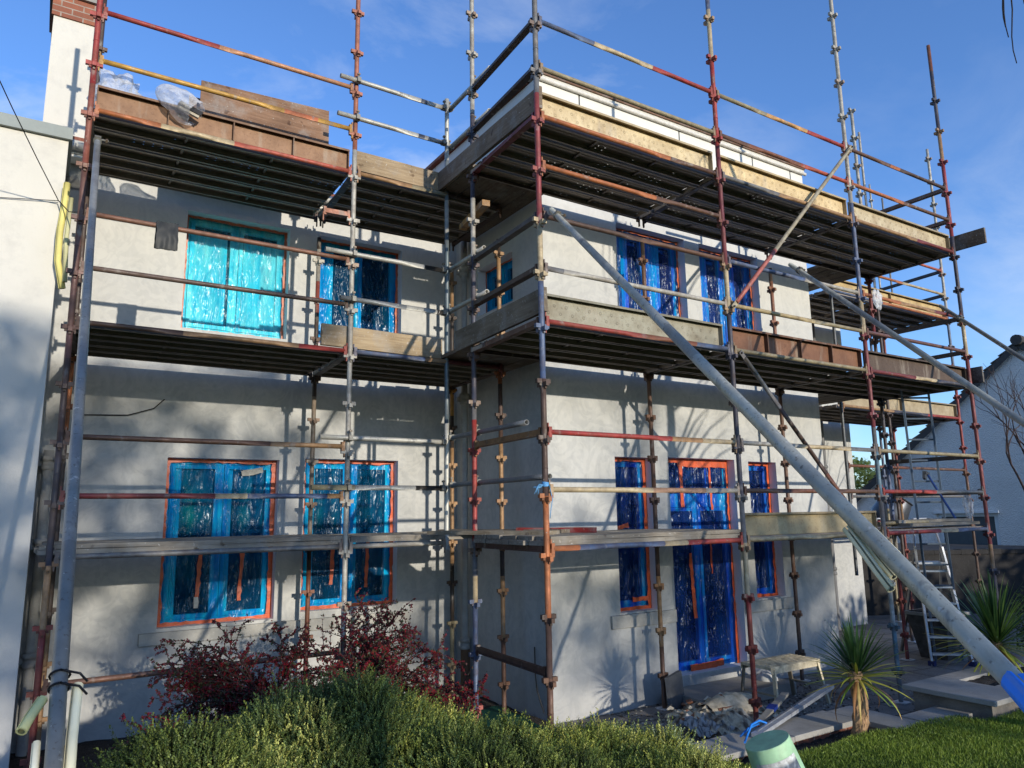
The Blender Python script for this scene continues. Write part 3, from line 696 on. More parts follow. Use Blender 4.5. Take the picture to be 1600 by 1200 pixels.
standard(*B,.02,lv(14)+.3,rngk(-3,14),segpx(B,[(1108,PINK),(942,BLU),(900,CRM),(845,DGAL),(656,RED),(632,DGAL),(402,NAVY),(310,GAL),(178,NAVY),(None,GAL)]),'blue and red standard behind the wing corner, pale galvanised top')
standard(*E_,.02,lv(14)+.2,rngk(-3,14),segpx(E_,[(930,(134,38,36)),(848,CRM),(775,DGAL),(490,NAVY),(415,CRM),(230,MAR),(94,RED),(16,CRM),(None,BLU)]),'standard right of the corner: dark red foot, cream, navy, maroon, red')
standard(*F_,.02,lv(17),rngk(-3,16),segpx(F_,[(1050,DGAL),(976,TEAL),(840,GAL),(774,DGAL),(706,TEAL),(668,DGAL),(520,MAR),(470,CRM),(318,BLU),(None,GAL)]),'tall standard with teal foot, maroon and blue middle and galvanised top')
standard(*G_,.35,zz(70,1448,Y=0),rngk(-2,13),segpx(G_,[(888,NAVY),(850,TAN),(556,MAR),(495,CRM),(370,NAVY),(253,(150,44,52)),(206,TAN),(112,NAVY),(None,RUST)]),'end standard at far right of the wing, maroon, navy and rust bands',base=False)
standard(*D_,.02,lv(7.6),rngk(-3,7),segpx(D_,[(1010,BRN),(900,TAN),(760,DBR),(400,BRN),(None,BLK)]),'brown inner standard between the narrow window and the door')
standard(*E2,.02,lv(7.6),rngk(-3,7),segpx(E2,[(900,DBR),(620,BRN),(600,BLK),(440,(150,98,76)),(None,BLK)]),'dark brown inner standard between narrow right window and wing end')
standard(*G2,.02,lv(14),rngk(-3,14),[(1.5,(140,38,42)),(2.0,GAL),(2.9,BLU),(4.3,NAVY),(4.9,DBR),(6.3,MAR),(6.6,BLK),(99,GAL)],'inner standard at wing end with red foot and galvanised top')
standard(*C_,.02,lv(7.35),[k for k in rngk(-3,7)],segpx(C_,[(1000,BRN),(900,TAN),(860,BLK),(690,TAN),(600,DBR),(572,ORG),(400,TAN),(345,BLK),(None,ORG)]),'rusty inner standard close to the shaded side wall of the wing')
standard(*S1,.02,Z(5.93),rngk(-3,11),segpx(S1,[(986,(128,38,38)),(884,TAN),(690,(58,56,66)),(560,DBR),(256,(108,72,66)),(132,(152,84,66)),(None,RED)]),'leftmost outer standard, dark red foot, rust middle and bright red top')
standard(*S1i,.02,Z(6.05),rngk(-3,11),[(1.2,TAN),(3.1,(64,58,58)),(3.9,ORG),(99,(62,50,48))],'dark inner standard directly behind the leftmost one')
standard(*S2,.02,lv(13)+.3,rngk(-3,13),segpx(S2,[(1000,DBR),(235,GAL),(None,(178,108,82))]),'standard between the left windows, galvanised below and rust pink above')
standard(*S2i,.02,lv(7.6),rngk(-3,7),segpx(S2i,[(1010,(130,40,42)),(890,RUST),(840,BLK),(620,(150,136,120)),(490,BLK),(440,(160,80,70)),(390,GAL),(None,BLK)]),'inner standard in front of the two lower left windows, patchy dark and rust')
standard(*S3i,.02,lv(7.5),rngk(-3,7),segpx(S3i,[(970,OLV),(880,BLK),(700,TAN),(650,BLK),(590,(206,150,70)),(480,BLK),(400,TAN),(None,ORG)]),'black and yellow inner standard in the inner corner beside the downpipe')
standard(*S3,lv(0)-.02,zz(155,697,Y=1.99),[],[(3.2,GAL),(5.4,(92,104,108)),(5.8,GAL),(6.3,(120,128,130)),(99,(190,188,176))],'plain galvanised corner tube without cups, ending just under the first platform',base=False,cups=False)
standard(*H_,.02,lv(15.4),rngk(-3,15),[(2.2,DBR),(2.9,BRN),(4.6,(140,40,44)),(6.0,(96,120,150)),(99,GAL)],'far right standard of the rear scaffold with red lower half')
standard(*H2,.02,lv(8.4),rngk(-3,8),[(1.9,(120,36,38)),(2.3,TAN),(99,(130,54,48))],'red standard of the rear scaffold standing near the boundary wall')
standard(10.85,3.5,.02,lv(8.4),rngk(-3,8),[(2.2,OLV),(99,BLU)],'blue standard of the rear scaffold beside the red one')
standard(*R0,lv(-1)-.2,lv(8.2),[],[(99,(78,82,86))],'plain dark grey tube at the near end of the rear scaffold',base=False,cups=False)
standard(*R1,.02,lv(8.3),rngk(-3,8),[(99,(66,58,60))],'dark standard half way along the rear scaffold')
standard(11.13,3.45,lv(9),Z(8.6),rngk(9,13),[(99,GAL)],'thin galvanised standard rising behind the tall galvanised one',base=False)
standard(16.6,6.5,Z(6),Z(9.9),[17,18,19],[(99,GAL)],'short distant pole top seen just over the top platform, left one',base=False)
standard(17.2,6.5,Z(6),Z(9.6),[17,18],[(99,DGAL)],'short distant pole top seen just over the top platform, right one',base=False)

HT={-3:'low on the rear scaffold',-2:'near the ground under the first platform',-1:'low guard rail',0:'carrying the first platform',1:'lower rail above first platform',2:'upper rail above first platform',3:'guard rail',4:'carrying the second platform',5:'lower rail above second platform',6:'upper rail above second platform',7:'just under the top platform',8:'carrying the top platform',9:'lower rail above top platform',10:'upper rail above top platform'}
def cname(segs):
    nm={RED:'red',MAR:'maroon',RUST:'rusty',DBR:'dark brown',BRN:'brown',GAL:'galvanised',DGAL:'grey',BLU:'blue',NAVY:'navy',TEAL:'teal',CRM:'cream',ORG:'orange',YEL:'yellow',OLV:'olive',TAN:'tan',BLK:'black',PINK:'pink'}
    o=[]
    for _,c in segs:
        x=nm.get(c,'worn')
        if x not in o: o.append(x)
    return ' and '.join(o[:2])
def ledger(k,a,b,segs,bay,dz=.052,label=None,r=R_L,ends=True):
    z=lv(k)+dz; p0=V((*a,z)); p1=V((*b,z)); d=(p1-p0).normalized(); p0=p0+d*.062; p1=p1-d*.062
    lab=label or f'{cname(segs)} tube {HT[k]}, {bay}'
    t=thing('scaffold_ledger',lab,'scaffold tube',tuple(p0),GL)
    m=MB(); m.tube(p0,p1,r,12,segs,hollow=False); m.build('tube',PIPE,t)
    if ends:
        s=d.cross(V((0,0,1)))
        for q,sg,cc in ((p0,-1,segs[0][1]),(p1,1,segs[-1][1])):
            m=MB(); c0=q+d*(sg*.008); cc=tuple(int(x*.75+y*.25) for x,y in zip(cc,RUST))
            m.obox(c0,d*.016,s*.021,V((0,0,.046)),cc); m.obox(c0+d*(sg*.016)-V((0,0,.055)),d*.0055,s*.012,V((0,0,.055)),cc); m.obox(c0+d*(sg*.016)+V((0,0,.06)),d*.0055,s*.012,V((0,0,.02)),cc)
            m.build('wedge_fitting',PIPE,t)
    return t
b1='corner bay of the wing'; b2='middle bay of the wing'; b3='right end bay of wing'; b4='left bay of the house'
ledger(0,A,E_,[(.12,ORG),(.55,BLU),(.68,CRM),(1,RED)],b1); ledger(1,A,E_,[(.5,CRM),(.8,(190,150,120)),(1,GAL)],b1)
ledger(2,A,E_,[(.62,RED),(.8,TAN),(1,CRM)],b1); ledger(4,A,E_,[(.5,(160,60,52)),(.8,RUST),(1,BLU)],b1)
ledger(5,A,E_,[(.08,DGAL),(1,GAL)],b1); ledger(6,A,E_,[(.5,DBR),(1,BRN)],b1); ledger(7,A,E_,[(.6,ORG),(1,BRN)],b1)
ledger(8,A,E_,[(.7,ORG),(1,BRN)],b1); ledger(9,A,E_,[(1,OLV)],b1); ledger(10,A,E_,[(.28,BLU),(.62,CRM),(1,RED)],b1)
ledger(0,E_,F_,[(.5,CRM),(1,OLV)],b2); ledger(1,E_,F_,[(.3,DBR),(.65,RUST),(1,BRN)],b2); ledger(2,E_,F_,[(.4,GAL),(.8,CRM),(1,DGAL)],b2)
ledger(4,E_,F_,[(1,OLV)],b2); ledger(5,E_,F_,[(.6,(190,172,128)),(1,OLV)],b2); ledger(6,E_,F_,[(.55,BLU),(1,GAL)],b2)
ledger(8,E_,F_,[(.4,DGAL),(1,TAN)],b2); ledger(9,E_,F_,[(.2,BRN),(.6,RUST),(1,(190,84,58))],b2); ledger(10,E_,F_,[(.35,OLV),(.68,(216,166,104)),(1,RED)],b2)
ledger(0,F_,G_,[(.5,RED),(.68,CRM),(1,BLU)],b3); ledger(1,F_,G_,[(.5,RED),(1,DGAL)],b3); ledger(2,F_,G_,[(1,OLV)],b3)
ledger(4,F_,G_,[(.42,MAR),(.65,CRM),(1,NAVY)],b3); ledger(5,F_,G_,[(1,(108,74,72))],b3); ledger(6,F_,G_,[(.35,ORG),(.7,TAN),(1,MAR)],b3)
ledger(8,F_,G_,[(.6,TAN),(1,MAR)],b3); ledger(9,F_,G_,[(.5,ORG),(1,BRN)],b3); ledger(10,F_,G_,[(.4,BRN),(.5,ORG),(1,DBR)],b3)
ledger(-2,S1,S2,[(1,(126,88,70))],b4); ledger(0,S1,S2,[(1,DGAL)],b4); ledger(1,S1,S2,[(.5,(140,52,56)),(.62,CRM),(.94,BLU),(1,TAN)],b4)
ledger(2,S1,S2,[(.7,BRN),(1,TAN)],b4); ledger(4,S1,S2,[(.35,DBR),(.8,TAN),(1,RED)],b4); ledger(5,S1,S2,[(1,(96,78,70))],b4)
ledger(6,S1,S2,[(1,(132,90,70))],b4); ledger(8,S1,S2,[(.22,ORG),(.5,CRM),(1,(196,92,72))],b4); ledger(9,S1,S2,[(.7,YEL),(.85,(210,120,76)),(1,YEL)],b4)
ledger(10,S1,S2,[(.42,RED),(1,(206,150,110))],b4)
b5='narrow bay by inner corner'
ledger(8,S2,(.84,1.99),[(.35,TAN),(.6,OLV),(1,DBR)],b5); ledger(4,S2,(.84,1.99),[(.45,BLU),(.6,TAN),(1,MAR)],b5); ledger(0,S2,(.1,1.99),[(1,GAL)],b5)
# ledgers along the inner rows
for k in (0,4,8):
    ledger(k,B if k!=0 else C_,D_,[(1,DBR)],'inner row of corner bay of the wing') if k else None
    ledger(k,D_,E2,[(1,DBR)],'inner row of middle bay of the wing'); ledger(k,E2,G2,[(1,BLK)],'inner row of right end bay of the wing')
    ledger(k,S1i,S2i,[(1,BLK)],'inner row of left bay of the house'); 
    if k: ledger(k,S2i,S3i,[(1,BLK)],'inner row by inner corner')

# rear scaffold at the right
b6='rear scaffold at the right'
for k,sg in ((0,[(1,BRN)]),(1,[(1,DGAL)]),(2,[(.5,RUST),(1,BRN)]),(4,[(.4,TAN),(.7,NAVY),(1,RED)]),(8,[(.4,BLU),(1,ORG)]),(9,[(.3,MAR),(.6,ORG),(1,CRM)]),(10,[(.7,MAR),(1,(196,96,70))]),(6,[(.5,BRN),(1,(206,84,60))])):
    ledger(k,R0,H_,sg,b6,label=f'{cname(sg)} tube of the rear scaffold at the right, level {["low","second","third","fourth","fifth","sixth","seventh","top"][[0,1,2,4,6,8,9,10].index(k)]} from the ground')
for k,sg in ((4,BLK),(8,BLK)):
    ledger(k,(7.5,3.45),H2,[(1,sg)],b6,label=f'black inner tube of the rear scaffold under its {"lower" if k==4 else "upper"} deck')

def transom(k,a,b,col,label,z=None,th=.052):
    """two angle irons back to back with end hooks"""
    z=lv(k)+.05 if z is None else z; p0=V((*a,z)); p1=V((*b,z)); d=(p1-p0).normalized(); p0=p0+d*.06; p1=p1-d*.06
    t=thing('scaffold_transom',label,'scaffold transom',tuple(p0),GT)
    s=d.cross(V((0,0,1))); c=(p0+p1)/2; h=(p1-p0)/2; m=MB()
    m.obox(c-V((0,0,th/2-.003)),h,s*.034,V((0,0,.004)),col)
    m.obox(c+s*.012+V((0,0,.004)),h,s*.0035,V((0,0,th/2)),col); m.obox(c-s*.012+V((0,0,.004)),h,s*.0035,V((0,0,th/2)),col)
    m.build('angle_iron',PIPE,t)
    for q,sg in ((p0,-1),(p1,1)):
        m=MB(); m.obox(q+d*(sg*.006),d*.014,s*.02,V((0,0,.045)),col); m.obox(q+d*(sg*.02)-V((0,0,.06)),d*.006,s*.011,V((0,0,.05)),col); m.build('hook_fitting',PIPE,t)
    return t
W=['under the first platform','above the first platform','above the second platform','under the second platform','under the top platform']
ord_={10:'upper guard rail above the top platform',9:'lower guard rail above the top platform',8:'carrying the top platform',6:'upper guard rail above second platform',5:'lower guard rail above second platform',4:'carrying the second platform',2:'guard rail above first platform',0:'carrying the first platform',-2:'cross piece near the ground'}
for k,c in ((10,(70,64,62)),(9,(66,58,56)),(8,MAR),(6,(92,94,96)),(5,(80,62,56)),(4,(104,66,54)),(2,(150,108,62)),(0,(74,46,40)),(-2,(72,48,40))):
    transom(k,A,B,c,f'steel transom at the wing corner end, {ord_[k]}')
for k in (10,9,6,5,4,2,1,0,8):
    nm=ord_.get(k,'lower guard rail above first platform'); transom(k,G_,G2,(62,54,54) if k not in(10,9) else (104,76,62),f'dark transom at right end of wing, {nm}')
for k,nm in ((0,'first'),(4,'second'),(8,'top')):
    transom(k,E_,D_,BLK,f'dark transom under the {nm} platform at the standard right of the corner')
    transom(k,F_,E2,BLK,f'dark transom under the {nm} platform at the tall standard')
    transom(k,S1,S1i,BLK,f'dark transom under the {nm} platform at the left end')
    transom(k,S2,S2i,(50,54,60),f'dark transom under the {nm} platform between the left windows')
    if k: transom(k,(.84,1.99),S3i,DBR,f'brown transom under the {nm} platform beside the side wall')
for k in (4,8,9,10): 
    transom(k,H_,H2,(60,58,62),f'dark transom at the far end of the rear scaffold, {["lowest","second","third","top"][[4,8,9,10].index(k)]}')
transom(7,(S2[0],S2[1]),(S2[0]-.36,S2[1]+.02),(176,112,84),'short rusty bracket sticking out under the top platform between left windows')
# clip-on galvanised tubes with couplers round the inner corner
def coupler(mb,p,ax,bx,col=(120,118,110)):
    p=V(p); ax=V(ax).normalized(); bx=V(bx).normalized(); n_=ax.cross(bx)
    mb.tube(p-ax*.024,p+ax*.024,R_S+.009,12,col=col,hollow=False,step=1)
    mb.obox(p+n_*.034,ax*.02,bx*.026,n_*.012,col); mb.tube(p+n_*.02+bx*.03,p+n_*.02+bx*.085,.008,6,col=(150,148,140),hollow=False,step=1); mb.obox(p+n_*.02+bx*.07,ax*.014,bx*.009,n_*.014,(110,96,80))
def clip_tube(p0,p1,label,at=(),segs=None,col=GAL,r=R_S,name='scaffold_tube',group='clip-on tubes held by couplers'):
    t=thing(name,label,'scaffold tube',tuple(p0),group); m=MB(); m.tube(p0,p1,r,14,segs,col); m.build('tube',GALV,t)
    for q,oth in at:
        m=MB(); d=(V(p1)-V(p0)).normalized(); coupler(m,V(p0)+(V(p1)-V(p0))*q,d,oth); m.build('coupler',GALV,t)
    return t
yf=S2[1]-.055
for k,dz,x0,c1,nm in ((1,.135,-1.42,[(.3,OLV),(.75,GAL),(1,BLK)],'lower tube above first platform'),(2,.135,-1.35,[(1,GAL)],'upper tube above first platform'),(5,.10,-1.18,[(.6,DGAL),(.9,GAL),(1,BLK)],'lower tube above second platform'),(6,.10,-1.35,[(.8,GAL),(1,BLK)],'upper tube above second platform'),(9,.17,-1.26,[(.72,GAL),(.78,NAVY),(1,(150,150,146))],'lower tube above top platform'),(10,.12,-1.24,[(.74,GAL),(.8,NAVY),(1,GAL)],'upper tube above top platform')):
    z=lv(k)+dz; clip_tube((x0,yf,z),(S3[0]-.03,yf+.01,z),f'galvanised clip-on guard rail left of the inner corner, {nm}',at=(((-1.04-x0)/(S3[0]-.03-x0),(0,0,1)),(.97,(0,0,1))),segs=c1)
for k,dz,y1,nm in ((1,.17,.10,'lowest'),(2,.19,.45,'second lowest'),(5,.15,1.15,'third'),(6,.15,1.2,'third from top'),(9,.17,1.06,'second from top'),(10,.17,1.04,'top')):
    z=lv(k)+dz; clip_tube((S3[0]+.055,S3[1]+.05,z),(B[0]+.052,y1,z),f'clip-on side tube from corner tube past blue red standard, {nm}',at=((.05,(0,0,1)),((S3[1]-B[1])/(S3[1]-y1),(0,0,1))),col=DGAL if k<5 else GAL)

# ---------------------------------------------------------------- decks
def plank_mesh(L,w=.225,h=.060,col=(156,144,132),deckcol=(92,80,70)):
    """pressed steel plank: folded sheet, open underneath, origin at one end, length along x"""
    m=MB(); t=.003; hw=w/2-.004
    prof=[(-hw+.018,0),(-hw,0),(-hw,h),(-hw+.07,h),(-hw+.078,h-.008),(-.012,h-.008),(0,h),(.012,h-.008),(hw-.078,h-.008),(hw-.07,h),(hw,h),(hw,0),(hw-.018,0)]
    for i in range(len(prof)-1):
        (y0,z0),(y1,z1)=prof[i],prof[i+1]
        m.add([(0,y0,z0),(L,y0,z0),(L,y1,z1),(0,y1,z1)],[(0,1,2,3)],col)
    for x in (0.01,L-.01): m.add([(x,-hw,.004),(x,hw,.004),(x,hw,h-.009),(x,-hw,h-.009)],[(0,1,2,3)],col)
    for x in (L*.33,L*.67): m.box(x-.012,x+.012,-hw+.005,hw-.005,h-.03,h-.012,tuple(int(q*.7) for q in col))
    return m
PM={}
ORD=['outermost','second from outside','middle','fourth from outside','innermost']
def deck(x0,x1,y0,y1,k,n,where,z=None):
    L=round(x1-x0,3)
    z=lv(k)+.024 if z is None else z; w=(y1-y0)/n
    if L not in PM:
        o=plank_mesh(L,min(.236,w)).build('deck_plank',PLANK); PM[L]=o.data; bpy.data.objects.remove(o)
    for i in range(n):
        o=bpy.data.objects.new('deck_plank',PM[L]); C.objects.link(o); o.location=(x0,y0+w*(i+.5),z+jit(.003)); 
        tag(o,f'dark steel deck plank, {ORD[i] if n==5 else ["outermost","second","third","fourth","fifth","sixth"][i]}, {where}','deck plank',GP)
for k,nm in ((4,'second platform'),(8,'top platform')):
    deck(.03,2.42,.03,1.36,k,5,f'{nm}, {b1}'); deck(2.465,4.885,.03,1.36,k,5,f'{nm}, {b2}'); deck(4.925,7.34,.03,1.36,k,5,f'{nm}, {b3}')
    deck(-3.50,-1.07,2.02,3.35,k,5,f'{nm}, {b4}'); deck(-1.01,.82,2.02,3.35,k,5,f'{nm}, {b5}')
deck(2.465,4.885,.03,1.36,0,5,f'first platform, {b2}'); deck(4.925,7.34,.03,1.36,0,5,f'first platform, {b3}')
for k,nm in ((4,'lower deck'),(8,'upper deck')):
    deck(7.44,8.84,2.14,3.48,k,5,f'{nm} near half, rear scaffold'); deck(8.86,11.22,2.14,3.48,k,5,f'{nm} far half, rear scaffold')

def boards(p0,p1,w,t,label,col=(150,132,108),group=GB,tilt=0,up=None,name='scaffold_board'):
    """one sawn board from p0 to p1 with hoop-ironed, slightly rough ends"""
    p0=V(p0); p1=V(p1); d=(p1-p0); L=d.length; d.normalize(); s=d.cross(V((0,0,1))).normalized(); u=s.cross(d)
    if up is not None: u=V(up).normalized(); s=d.cross(u).normalized()
    m=MB(); k=max(3,int(L/.35))
    for i in range(k+1):
        q=p0+d*(L*i/k)+u*jit(.003); b=len(m.v); ww=w/2+jit(.002)
        m.v+=[tuple(q-s*ww-u*t/2),tuple(q+s*ww-u*t/2),tuple(q+s*ww+u*t/2),tuple(q-s*ww+u*t/2)]
        e=.78 if 0<i<k else .6
        m.c+=[lin(col,e+.1*random.random())]*4
        if i:
            for a in range(4): m.f.append((b-4+a,b-4+(a+1)%4,b+(a+1)%4,b+a)); m.sm.append(False)
    m.f.append((0,1,2,3)); b=len(m.v)-4; m.f.append((b,b+1,b+2,b+3)); m.sm+=[False,False]
    o=m.build(name,TIMBER if abs(d.x)>abs(d.y) else TIMBER_Y); tag(o,label,'toe board' if name=='toe_board' else 'timber bearer' if name=='timber_bearer' else 'scaffold board',group); return o
GREY=(158,150,136)
for i in range(5):
    y=.125+i*.245; boards((-.04+jit(.03),y,lv(0)+.096),(2.43+jit(.02),y,lv(0)+.096),.225,.038,f'grey sawn board, lower layer, {ORD[i]}, first platform, corner bay of the wing',GREY)
    boards((.02+jit(.03),y+jit(.01),lv(0)+.135),(2.44+jit(.02),y+jit(.01),lv(0)+.137),.225,.037,f'grey mortar splashed top board, {ORD[i]}, first platform, corner bay of the wing',GREY)
    y=2.10+i*.255; boards((-3.62+jit(.03),y,lv(0)+.096),(-1.02+jit(.02),y,lv(0)+.096),.225,.038,f'grey board, lower layer, {ORD[i]}, first platform, left bay of the house',GREY)
    boards((-3.60+jit(.03),y+jit(.01),lv(0)+.135),(-1.0+jit(.02),y+jit(.01),lv(0)+.137),.225,.037,f'grey weathered top board, {ORD[i]}, first platform, left bay of the house',GREY)
    boards((-1.0+jit(.02),y,lv(0)+.118),(.80+jit(.06),y,lv(0)+.118),.225,.06,f'grey board, {ORD[i]}, first platform, narrow bay by the inner corner',GREY)
boards((-.10,1.90,lv(0)+.168),(.38,.45,lv(0)+.170),.23,.038,'loose weathered board lying across the corner of the first platform, left one',(170,156,132))
boards((.22,2.3,lv(0)+.168),(.78,.75,lv(0)+.172),.23,.038,'loose weathered board lying across the corner of the first platform, right one',(150,136,116))
boards((.52,1.25,lv(0)+.182),(1.02,.62,lv(0)+.178),.14,.05,'short red painted plank end on the corner of the first platform',(160,48,44))
for i in range(5):    # timber boards across the corner beside the wing, seen from below
    x=.14+i*.215
    for k,nm in ((4,'second platform'),(8,'top platform')): boards((x,1.30+jit(.03),lv(k)+.112),(x,3.32+jit(.05),lv(k)+.112),.205,.038,f'brown timber deck board, {["outermost","second","middle","fourth","innermost"][i]}, {nm}, beside the wing side wall',(126,110,92))
for i in range(4):
    x=6.42+i*.26
    for k,nm in ((4,'second platform'),(8,'top platform')): boards((x,1.30,lv(k)+.112),(x,2.85 if k==4 else 3.0,lv(k)+.112),.23,.038,f'timber deck board, {["first","second","third","fourth"][i]} from the left, {nm}, behind the wing end',(110,96,80))
for i,(x0,x1,y,z) in enumerate(((5.6,7.3,.18,.135),(5.5,7.32,.42,.135),(5.55,7.35,.30,.176))):
    boards((x0,y,lv(0)+z),(x1,y,lv(0)+z),.225,.038,f'weathered board laid on the first platform at the right end, {["front","rear","upper"][i]} one',(152,146,134))
for i in range(3): boards((7.5,2.25+i*.24,lv(0)+.10),(11.2,2.25+i*.24,lv(0)+.10),.225,.038,f'grey board on the lowest lift of the rear scaffold, {["front","middle","rear"][i]}',GREY)
boards((.16,1.22,Z(3.64)),(.30,2.0,Z(3.66)),.085,.065,'square timber bearer end lit by the sun under the top platform corner',(214,160,92),name='timber_bearer')

def toe_steel(x0,x1,y,z,label,col,group=GTO,rings=False,ribs=3,h=.232):
    """steel plank on edge, open side or dimpled face towards the garden"""
    t=thing('toe_board',label,'toe board',(x0,y,z),group); m=MB(); fl=.055
    yf_=y; yb=y+.004
    m.box(x0,x1,yf_,yb,z,z+h,col); m.box(x0,x1,yf_-fl,yf_-.0005,z+h-.005,z+h,tuple(int(q*.85) for q in col)); m.box(x0,x1,yf_-fl*.55,yf_-.0005,z,z+.005,col)
    m.box(x0,x1,yf_-fl,yf_-fl+.004,z+h-.022,z+h-.0055,tuple(int(q*.85) for q in col))
    if not rings: m.build('web',TOE,t)
    m0=m
    for i in range(ribs):
        x=x0+.006+(x1-x0-.012)*(i/(ribs-1)); m=MB(); m.box(x-.005,x+.005,yf_-fl+.005,yf_-.001,z+.006,z+h-.0062,tuple(int(q*.8) for q in col)); m.build('end_plate',TOE,t)
    if rings:
        m=m0; n=int((x1-x0)/.135)
        for row,zz_ in ((0,z+.075),(1,z+.145)):
            for i in range(n):
                c=V((x0+.08+i*.135+row*.067,yf_-.0045,zz_)); 
                if c.x>x1-.04: continue
                b=len(m.v)
                for rr,dy in ((.017,.0035),(.013,0),(.008,.0035)):
                    for j in range(10): m.v.append((c.x+rr*math.cos(j*.6283),c.y+dy,c.z+rr*math.sin(j*.6283))); m.c.append(lin(tuple(int(q*.9) for q in col)))
                for q in range(2):
                    for j in range(10): m.f.append((b+q*10+j,b+q*10+(j+1)%10,b+q*10+10+(j+1)%10,b+q*10+10+j)); m.sm.append(True)
        m.build('web',TOE,t)
    return t
BEI=(206,188,150); zt8=lv(8)+.088; zt4=lv(4)+.088; zt0=lv(0)+.088
toe_steel(.05,2.38,.075,zt8,'dimpled beige steel toe board on the top platform, corner bay of the wing',BEI,rings=True,ribs=2)
toe_steel(2.50,4.84,.075,zt8,'dimpled beige steel toe board on the top platform, middle bay of the wing',(214,192,148),rings=True,ribs=2)
toe_steel(4.95,7.33,.075,zt8,'dimpled grey steel toe board on the top platform, right end bay of the wing',(188,174,144),rings=True,ribs=2)
toe_steel(.05,2.36,.075,zt4,'dimpled grey steel toe board on the second platform, corner bay of the wing',(150,146,128),rings=True,ribs=2)
toe_steel(2.50,4.84,.075,zt4,'rust brown ribbed steel toe board on the second platform, middle bay of the wing',(122,84,60),ribs=5)
toe_steel(4.95,7.33,.075,zt4,'dark brown steel toe board on the second platform, right end bay of the wing',(86,70,58),ribs=2)
toe_steel(2.50,4.82,.075,zt0,'beige steel toe board on the first platform, middle bay of the wing',(186,168,130),ribs=2)
toe_steel(-3.49,-1.09,2.06,zt8,'rusty ribbed steel toe board on the top platform, left bay of the house',(146,112,84),ribs=5,h=.225)
toe_steel(7.5,11.2,2.17,lv(4)+.088,'beige steel toe board on the lower deck of the rear scaffold',(168,154,126),ribs=3)
toe_steel(7.5,11.2,2.17,lv(8)+.088,'tan steel toe board on the upper deck of the rear scaffold',(190,166,118),ribs=3)
def toeb(p0,p1,label,col=(150,130,104),h=.225): return boards(p0,p1,h,.038,label,col,GTO,up=None,name='toe_board') if False else boards(p0,p1,.038,h,label,col,GTO,name='toe_board')
toeb((.032,-.02,zt8+.145),(.005,2.05,zt8+.115),'weathered timber toe board on the corner end of the top platform',(148,128,106))
toeb((.034,-.02,zt4+.165),(.035,1.66,zt4+.115),'weathered timber toe board on the corner end of the second platform',(142,128,108))
toeb((-1.0,2.045,zt8+.135),(.06,2.045,zt8+.125),'sunlit timber toe board on the top platform left of the inner corner',(182,160,128))
toeb((-1.33,2.05,zt4+.125),(.05,2.05,zt4+.115),'knotty timber toe board on the second platform left of the inner corner',(186,164,130))
toeb((7.47,-.40,zt8+.12),(7.47,1.35,zt8+.12),'timber toe board sticking out past the right end of the top platform',(120,104,86))
toeb((7.46,-.14,zt4+.12),(7.46,1.35,zt4+.12),'dark timber toe board across the right end of the second platform',(74,60,52))

# ---------------------------------------------------------------- braces and rakers
def raker(p0,p1,label,at,segs=None,col=(190,190,178)):
    rr=random.Random(label); t=0; segs=[]
    while t<1: t=min(1,t+rr.uniform(.05,.22)); f=rr.uniform(.78,1.06); segs.append((t,tuple(int(min(255,x*f*g)) for x,g in zip(col,(1,.99,.96)))))
    return clip_tube(p0,p1,label,at,segs,col,name='raker_tube',group='long raking support tubes')
rk1a=V((.085,-.075,Z(3.06))); rk1b=V((-1.77,-4.34,Z(-.04))); rk1c=rk1a+(rk1b-rk1a)*1.36
raker(rk1a,rk1c,'long galvanised raker slanting from the wing corner to the lawn at lower right',((.035,(1,0,0)),))
rk2a=V((3.46,-.07,Z(3.13))); raker(rk2a,(1.0,-5.5,Z(-1.33)),'galvanised raker slanting down from the middle bay of the wing',((.03,(1,0,0)),))
rk3a=V((7.0,.10,Z(3.18))); raker(rk3a,(4.9,-4.95,Z(-1.38)),'galvanised raker slanting down from the right end standard',((.06,(1,0,0)),),col=(140,142,138))
raker((-3.455,1.92,Z(3.70)),(-3.552,-3.36,Z(-1.36)),'long galvanised raker in front of the leftmost standard, foam wrapped low down',((.006,(1,0,0)),),col=(150,154,156))
def brace(p0,p1,label,segs):
    p0=V(p0); p1=V(p1); t=thing('scaffold_brace',label,'scaffold brace',tuple(p0),'diagonal braces'); d=(p1-p0).normalized()
    m=MB(); m.tube(p0+d*.07,p1-d*.07,R_L,12,segs,hollow=False); m.build('tube',PIPE,t)
    for q,sg in ((p0,1),(p1,-1)):
        m=MB(); m.obox(q+d*(sg*.05),d*.07,V((0,.006,0)),d.cross(V((0,1,0))).normalized()*.026,segs[0][1]); m.tube(q+V((0,-.03,0)),q+V((0,.05,0)),.011,8,col=DGAL,hollow=False); m.build('flat_end',PIPE,t)
brace((4.93,-.065,Z(4.985)),(2.45,-.065,Z(2.49)),'grey diagonal brace rising right from second to top platform guard rails',[(.7,(176,168,142)),(1,PINK)])
brace((2.56,-.03,Z(2.0)),(4.80,.03,Z(-.10)),'rusty diagonal brace falling right under the second platform, middle bay',[(.25,DGAL),(.6,DBR),(1,RUST)])

